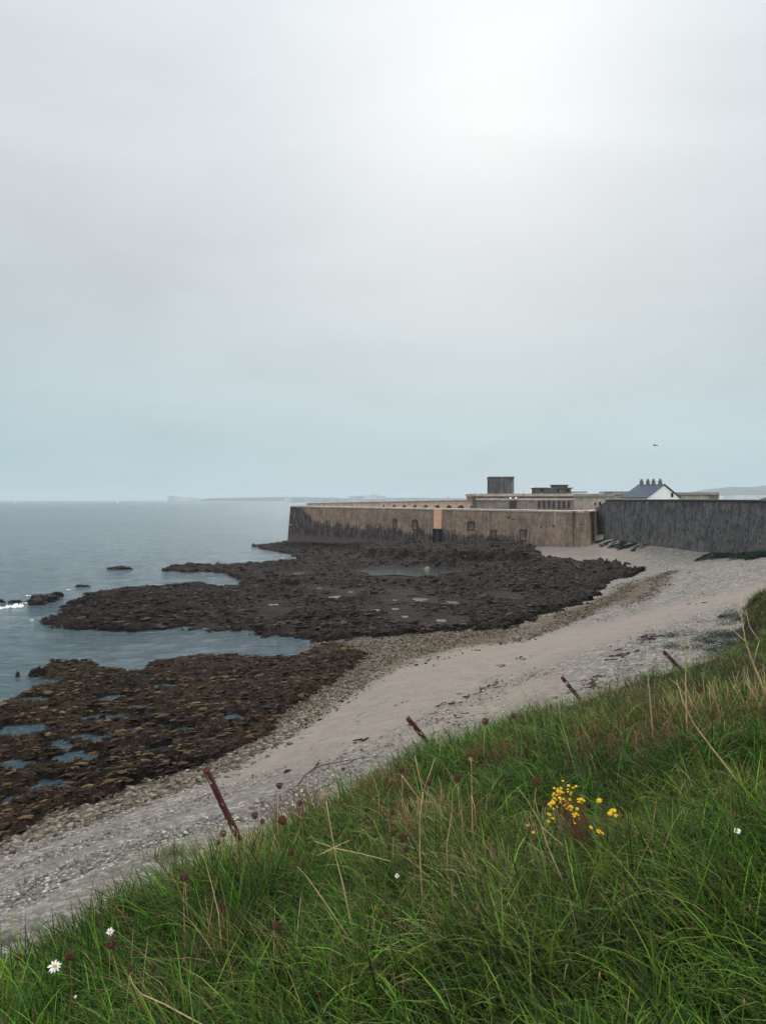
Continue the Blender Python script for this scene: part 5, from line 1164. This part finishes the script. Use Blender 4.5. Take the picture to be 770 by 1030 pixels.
# bigger stones along the edge of the lower reef
ED = np.array(pxpoly([(360,686),(320,705),(292,732),(257,752),(214,774),(156,790),(104,811),(52,822),(20,836),(-40,862)]))
def gen_ed(n):
    i = RNG.integers(0, len(ED) - 1, n); f = RNG.random(n)[:, None]; p_ = ED[i] * (1 - f) + ED[i + 1] * f; return p_[:, 0] + RNG.normal(0, .7, n), p_[:, 1] + RNG.normal(0, 1.1, n)
o = stones(9000, gen_ed, .05, .20, lambda n, x, y: np.array([(.16, .13, .095), (.10, .083, .065), (.27, .235, .19), (.05, .042, .036), (.19, .15, .105)])[RNG.integers(0, 5, n)] * RNG.uniform(.6, 1.1, (n, 1)), 'pebbles', M_peb); tag(o, 'broken stones along the landward edge of the lower reef', 'pebbles', kind='stuff')
# broken weedy rubble lying all over the reefs
def rubble(n, pts, smin, smax, cols, lab):
    X_, Y_, Z_, R_ = pts; w_ = (R_ ** .4); k = RNG.choice(len(X_), n, p=w_ / w_.sum()); st_ = {}
    o = stones(n, lambda m: (X_[k] + RNG.normal(0, .05, n), Y_[k] + RNG.normal(0, .05, n)), smin, smax,  lambda m, x, y: np.array(cols)[RNG.integers(0, len(cols), m)] * RNG.uniform(.5, 1.3, (m, 1)), 'rubble', M_peb, .5, Z_[k] - .04, True)
    return tag(o, lab, 'rubble', kind='stuff')
rubble(16000, REEF_PTS[0], .07, .40, [(.020, .0145, .0145), (.040, .028, .022), (.011, .009, .009), (.075, .055, .038)], 'dark broken rocks and weed strewn over the upper reef')
rubble(20000, REEF_PTS[1], .04, .22, [(.022, .016, .013), (.046, .032, .021), (.012, .010, .009), (.12, .08, .04), (.075, .048, .026)], 'brown broken rocks and weed strewn over the lower reef')
# stranded weed strands
M_weed = simple('dry_seaweed', (.035, .022, .018), .9, .4, 6)
wv_ = MB()
def weedline(P, n, spread, ln):
    Q = [on_shore(px, py) for px, py in P]
    for k in range(n):
        i = random.randrange(len(Q) - 1); q = Q[i].lerp(Q[i + 1], random.random()); x = q.x + random.gauss(0, spread); y = q.y + random.gauss(0, spread); a = math.atan2(Q[i + 1].y - Q[i].y, Q[i + 1].x - Q[i].x) + random.gauss(0, .5); l = random.uniform(.3, 1) * ln; pts = []
        for j in range(4):
            xx = x + math.cos(a) * l * j / 3 + random.gauss(0, .02); yy = y + math.sin(a) * l * j / 3 + random.gauss(0, .03); pts.append((xx, yy)); 
        zz = shore_z(np.array([p_[0] for p_ in pts]), np.array([p_[1] for p_ in pts])) + fbm(np.array([p_[0] for p_ in pts]) * .12, np.array([p_[1] for p_ in pts]) * .12, 3, 41) * .12
        wv_.tube([(p_[0], p_[1], z_ + .02) for p_, z_ in zip(pts, zz)], [.01, random.uniform(.02, .05), random.uniform(.02, .05), .008], 4)
for P, n, sp_, ln in (([(395,712),(410,706)], 14, .15, .5), ([(430,716),(470,700),(492,692)], 16, .2, .5), ([(480,695),(505,684)], 12, .2, .7), ([(560,678),(640,656)], 22, .5, .9), ([(585,672),(600,669)], 10, .2, .6), ([(600,655),(606,651)], 8, .2, .5), ([(640,648),(660,640)], 20, .4, .8), ([(648,645),(656,638)], 14, .25, .7), ([(590,694),(600,680)], 22, .2, .6), ([(500,672),(530,660)], 10, .4, .5), ([(330,752),(372,742)], 8, .3, .4), ([(150,840),(165,832)], 8, .2, .3), ([(545,705),(600,690)], 12, .3, .6), ([(460,724),(500,712)], 9, .3, .5), ([(620,632),(700,607)], 14, .5, .7), ([(285,700),(345,690)], 12, .4, .6)):
    weedline(P, n, sp_, ln)
tag(wv_.build('seaweed', M_weed), 'dark strands of stranded seaweed scattered over the sand', 'seaweed', kind='stuff')
c = on_shore(316, 782); q = [on_shore(px, py) + Vector((0, 0, dz)) for px, py, dz in ((299,792,.05), (306,783,.10), (316,776,.12), (325,772,.1), (342,768,.06), (362,764,.04), (382,761,.03))]
mb = MB().tube(q, [.02, .024, .026, .022, .016, .012, .008], 7); mb.tube([q[2], on_shore(322, 767) + Vector((0, 0, .14))], [.03, .015], 5); mb.tube([q[4], on_shore(345, 761) + Vector((0, 0, .1))], [.02, .01], 5)
tag(mb.build('driftwood_branch', M_wood, None, True), 'long thin driftwood branch lying on the beach behind the twigs', 'driftwood')
for px, py, w_, lab in ((290, 777.5, 8, 'small black seaweed clump on the pale shingle above the heart shaped seedhead'), (237, 815, 6, 'little black clump on the shingle beside the tallest stake'), (345, 774, 4, 'small dark stone touching the driftwood branch'), (320, 770, 5, 'dark lump lying at the driftwood branch')):
    c = on_shore(px, py); s = w_ / FPX * c.y / 2; o = link('weed_clump', rock_mesh('weed_clump', s, s * .8, s * .6, px, 3, .6, 2.5), M_weed); o.location = (c.x, c.y, c.z + s * .2); tag(o, lab, 'seaweed clump')
# ------------------------------------------------------------------ haze, sky, sun
hz = bpy.data.materials.new('haze_air'); hz.use_nodes = True; nt = hz.node_tree; nt.nodes.clear()
out = nt.nodes.new('ShaderNodeOutputMaterial'); pv = nt.nodes.new('ShaderNodeVolumePrincipled')
pv.inputs['Color'].default_value = (.78, .90, .98, 1); pv.inputs['Density'].default_value = 1.0e-4; pv.inputs['Anisotropy'].default_value = .2
nt.links.new(pv.outputs[0], out.inputs['Volume'])
o = MB().box((0, 0, 67), (30000, 30000, 144)).build('haze', hz); tag(o, kind='stuff'); o.display_type = 'WIRE'

SUN_AZ, SUN_EL = R(8.0), R(29.5)
w = bpy.data.worlds.new('World'); sc.world = w; w.use_nodes = True; nt = w.node_tree; nd = nt.nodes; lk = nt.links
bg = nd['Background']; bg.inputs['Strength'].default_value = .10
sky = nd.new('ShaderNodeTexSky'); sky.sky_type = 'NISHITA'; sky.sun_disc = False; sky.sun_elevation = SUN_EL; sky.sun_rotation = SUN_AZ; sky.dust_density = 2; sky.air_density = 1
def M(op, a, b=0., c=None, clamp=False):
    m = nd.new('ShaderNodeMath'); m.operation = op; m.use_clamp = clamp
    for i, v in enumerate((a, b) if c is None else (a, b, c)):
        if isinstance(v, bpy.types.NodeSocket): lk.new(v, m.inputs[i])
        else: m.inputs[i].default_value = v
    return m.outputs[0]
def RAMP(v, stops, interp='LINEAR'):
    r = nd.new('ShaderNodeValToRGB'); lk.new(v, r.inputs[0]); e = r.color_ramp.elements; r.color_ramp.interpolation = interp
    while len(e) < len(stops): e.new(.5)
    for k_, (p, c) in enumerate(stops): e[k_].position = p; e[k_].color = (*c, 1) if isinstance(c, tuple) else (c, c, c, 1)
    return r.outputs[0]
def MIX(f, a, b, mode='MIX'):
    m = nd.new('ShaderNodeMix'); m.data_type = 'RGBA'; m.blend_type = mode
    for s, v in ((m.inputs[0], f), (m.inputs[6], a), (m.inputs[7], b)):
        if isinstance(v, bpy.types.NodeSocket): lk.new(v, s)
        else: s.default_value = (*v, 1) if isinstance(v, tuple) else v
    return m.outputs[2]
tc = nd.new('ShaderNodeTexCoord'); nv = nd.new('ShaderNodeVectorMath'); nv.operation = 'NORMALIZE'; lk.new(tc.outputs['Generated'], nv.inputs[0])
sp = nd.new('ShaderNodeSeparateXYZ'); lk.new(nv.outputs[0], sp.inputs[0])
el = M('MULTIPLY', M('ARCSINE', sp.outputs[2]), 2 / math.pi)
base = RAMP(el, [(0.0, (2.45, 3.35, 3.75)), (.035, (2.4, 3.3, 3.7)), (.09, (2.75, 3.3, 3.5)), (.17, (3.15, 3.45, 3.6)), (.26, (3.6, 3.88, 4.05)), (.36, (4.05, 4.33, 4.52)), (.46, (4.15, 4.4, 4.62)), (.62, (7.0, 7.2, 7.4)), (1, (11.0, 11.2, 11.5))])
back = M('MULTIPLY', M('MAXIMUM', M('MULTIPLY', sp.outputs[1], -1.), 0.), 1.0)  # extra sky brightness added behind the camera as fill for walls and grass
sd = (math.sin(SUN_AZ) * math.cos(SUN_EL), math.cos(SUN_AZ) * math.cos(SUN_EL), math.sin(SUN_EL))
dp = nd.new('ShaderNodeVectorMath'); dp.operation = 'DOT_PRODUCT'; lk.new(nv.outputs[0], dp.inputs[0]); dp.inputs[1].default_value = sd
ang = M('ARCCOSINE', dp.outputs['Value'])
mp = nd.new('ShaderNodeMapping'); lk.new(nv.outputs[0], mp.inputs[0]); mp.inputs['Scale'].default_value = (1, 1, 3.2); mp.inputs['Rotation'].default_value = (0, R(-6), 0)
n1 = nd.new('ShaderNodeTexNoise'); lk.new(mp.outputs[0], n1.inputs[0]); n1.inputs['Scale'].default_value = 2.1; n1.inputs['Detail'].default_value = 6; n1.inputs['Roughness'].default_value = .52; n1.inputs['Distortion'].default_value = .4
ang2 = M('ADD', ang, M('MULTIPLY', M('SUBTRACT', n1.outputs[0], .5), .22))
glow = M('EXPONENT', M('MULTIPLY', M('POWER', M('DIVIDE', M('MAXIMUM', ang2, 0.), .20), 2.0), -1.))
glow2 = M('EXPONENT', M('MULTIPLY', M('DIVIDE', M('MAXIMUM', ang2, 0.), .42), -1.))
cl = RAMP(n1.outputs[0], [(.34, .92), (.66, 1.07)])
c1 = MIX(1., base, cl, 'MULTIPLY')
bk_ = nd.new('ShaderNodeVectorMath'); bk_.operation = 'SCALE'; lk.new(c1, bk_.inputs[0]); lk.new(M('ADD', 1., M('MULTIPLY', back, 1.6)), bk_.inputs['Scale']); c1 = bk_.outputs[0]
gl = M('ADD', M('MULTIPLY', glow, .38), M('MULTIPLY', glow2, .42))
cg = nd.new('ShaderNodeVectorMath'); cg.operation = 'SCALE'; cg.inputs[0].default_value = (.97, .98, 1.0); lk.new(gl, cg.inputs['Scale'])
ad = nd.new('ShaderNodeVectorMath'); ad.operation = 'ADD'; lk.new(c1, ad.inputs[0]); lk.new(cg.outputs[0], ad.inputs[1])
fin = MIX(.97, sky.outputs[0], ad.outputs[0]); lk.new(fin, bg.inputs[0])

sl = bpy.data.lights.new('sun', 'SUN'); sl.energy = 1.1; sl.angle = R(14); sl.color = (1, .93, .86)
so = bpy.data.objects.new('sun', sl); C.objects.link(so); so.rotation_euler = Vector(sd).to_track_quat('Z', 'Y').to_euler()
so.location = (20, -20, 60)
sc.view_settings.view_transform = 'Standard'; sc.view_settings.look = 'None'; sc.view_settings.exposure = .80; sc.view_settings.gamma = 1
sc.render.engine = 'CYCLES'; cy = sc.cycles
cy.max_bounces = 6; cy.diffuse_bounces = 2; cy.glossy_bounces = 2; cy.transmission_bounces = 3; cy.volume_bounces = 0; cy.transparent_max_bounces = 6
cy.use_denoising = True; cy.caustics_reflective = False; cy.caustics_refractive = False
cy.sample_clamp_indirect = 4
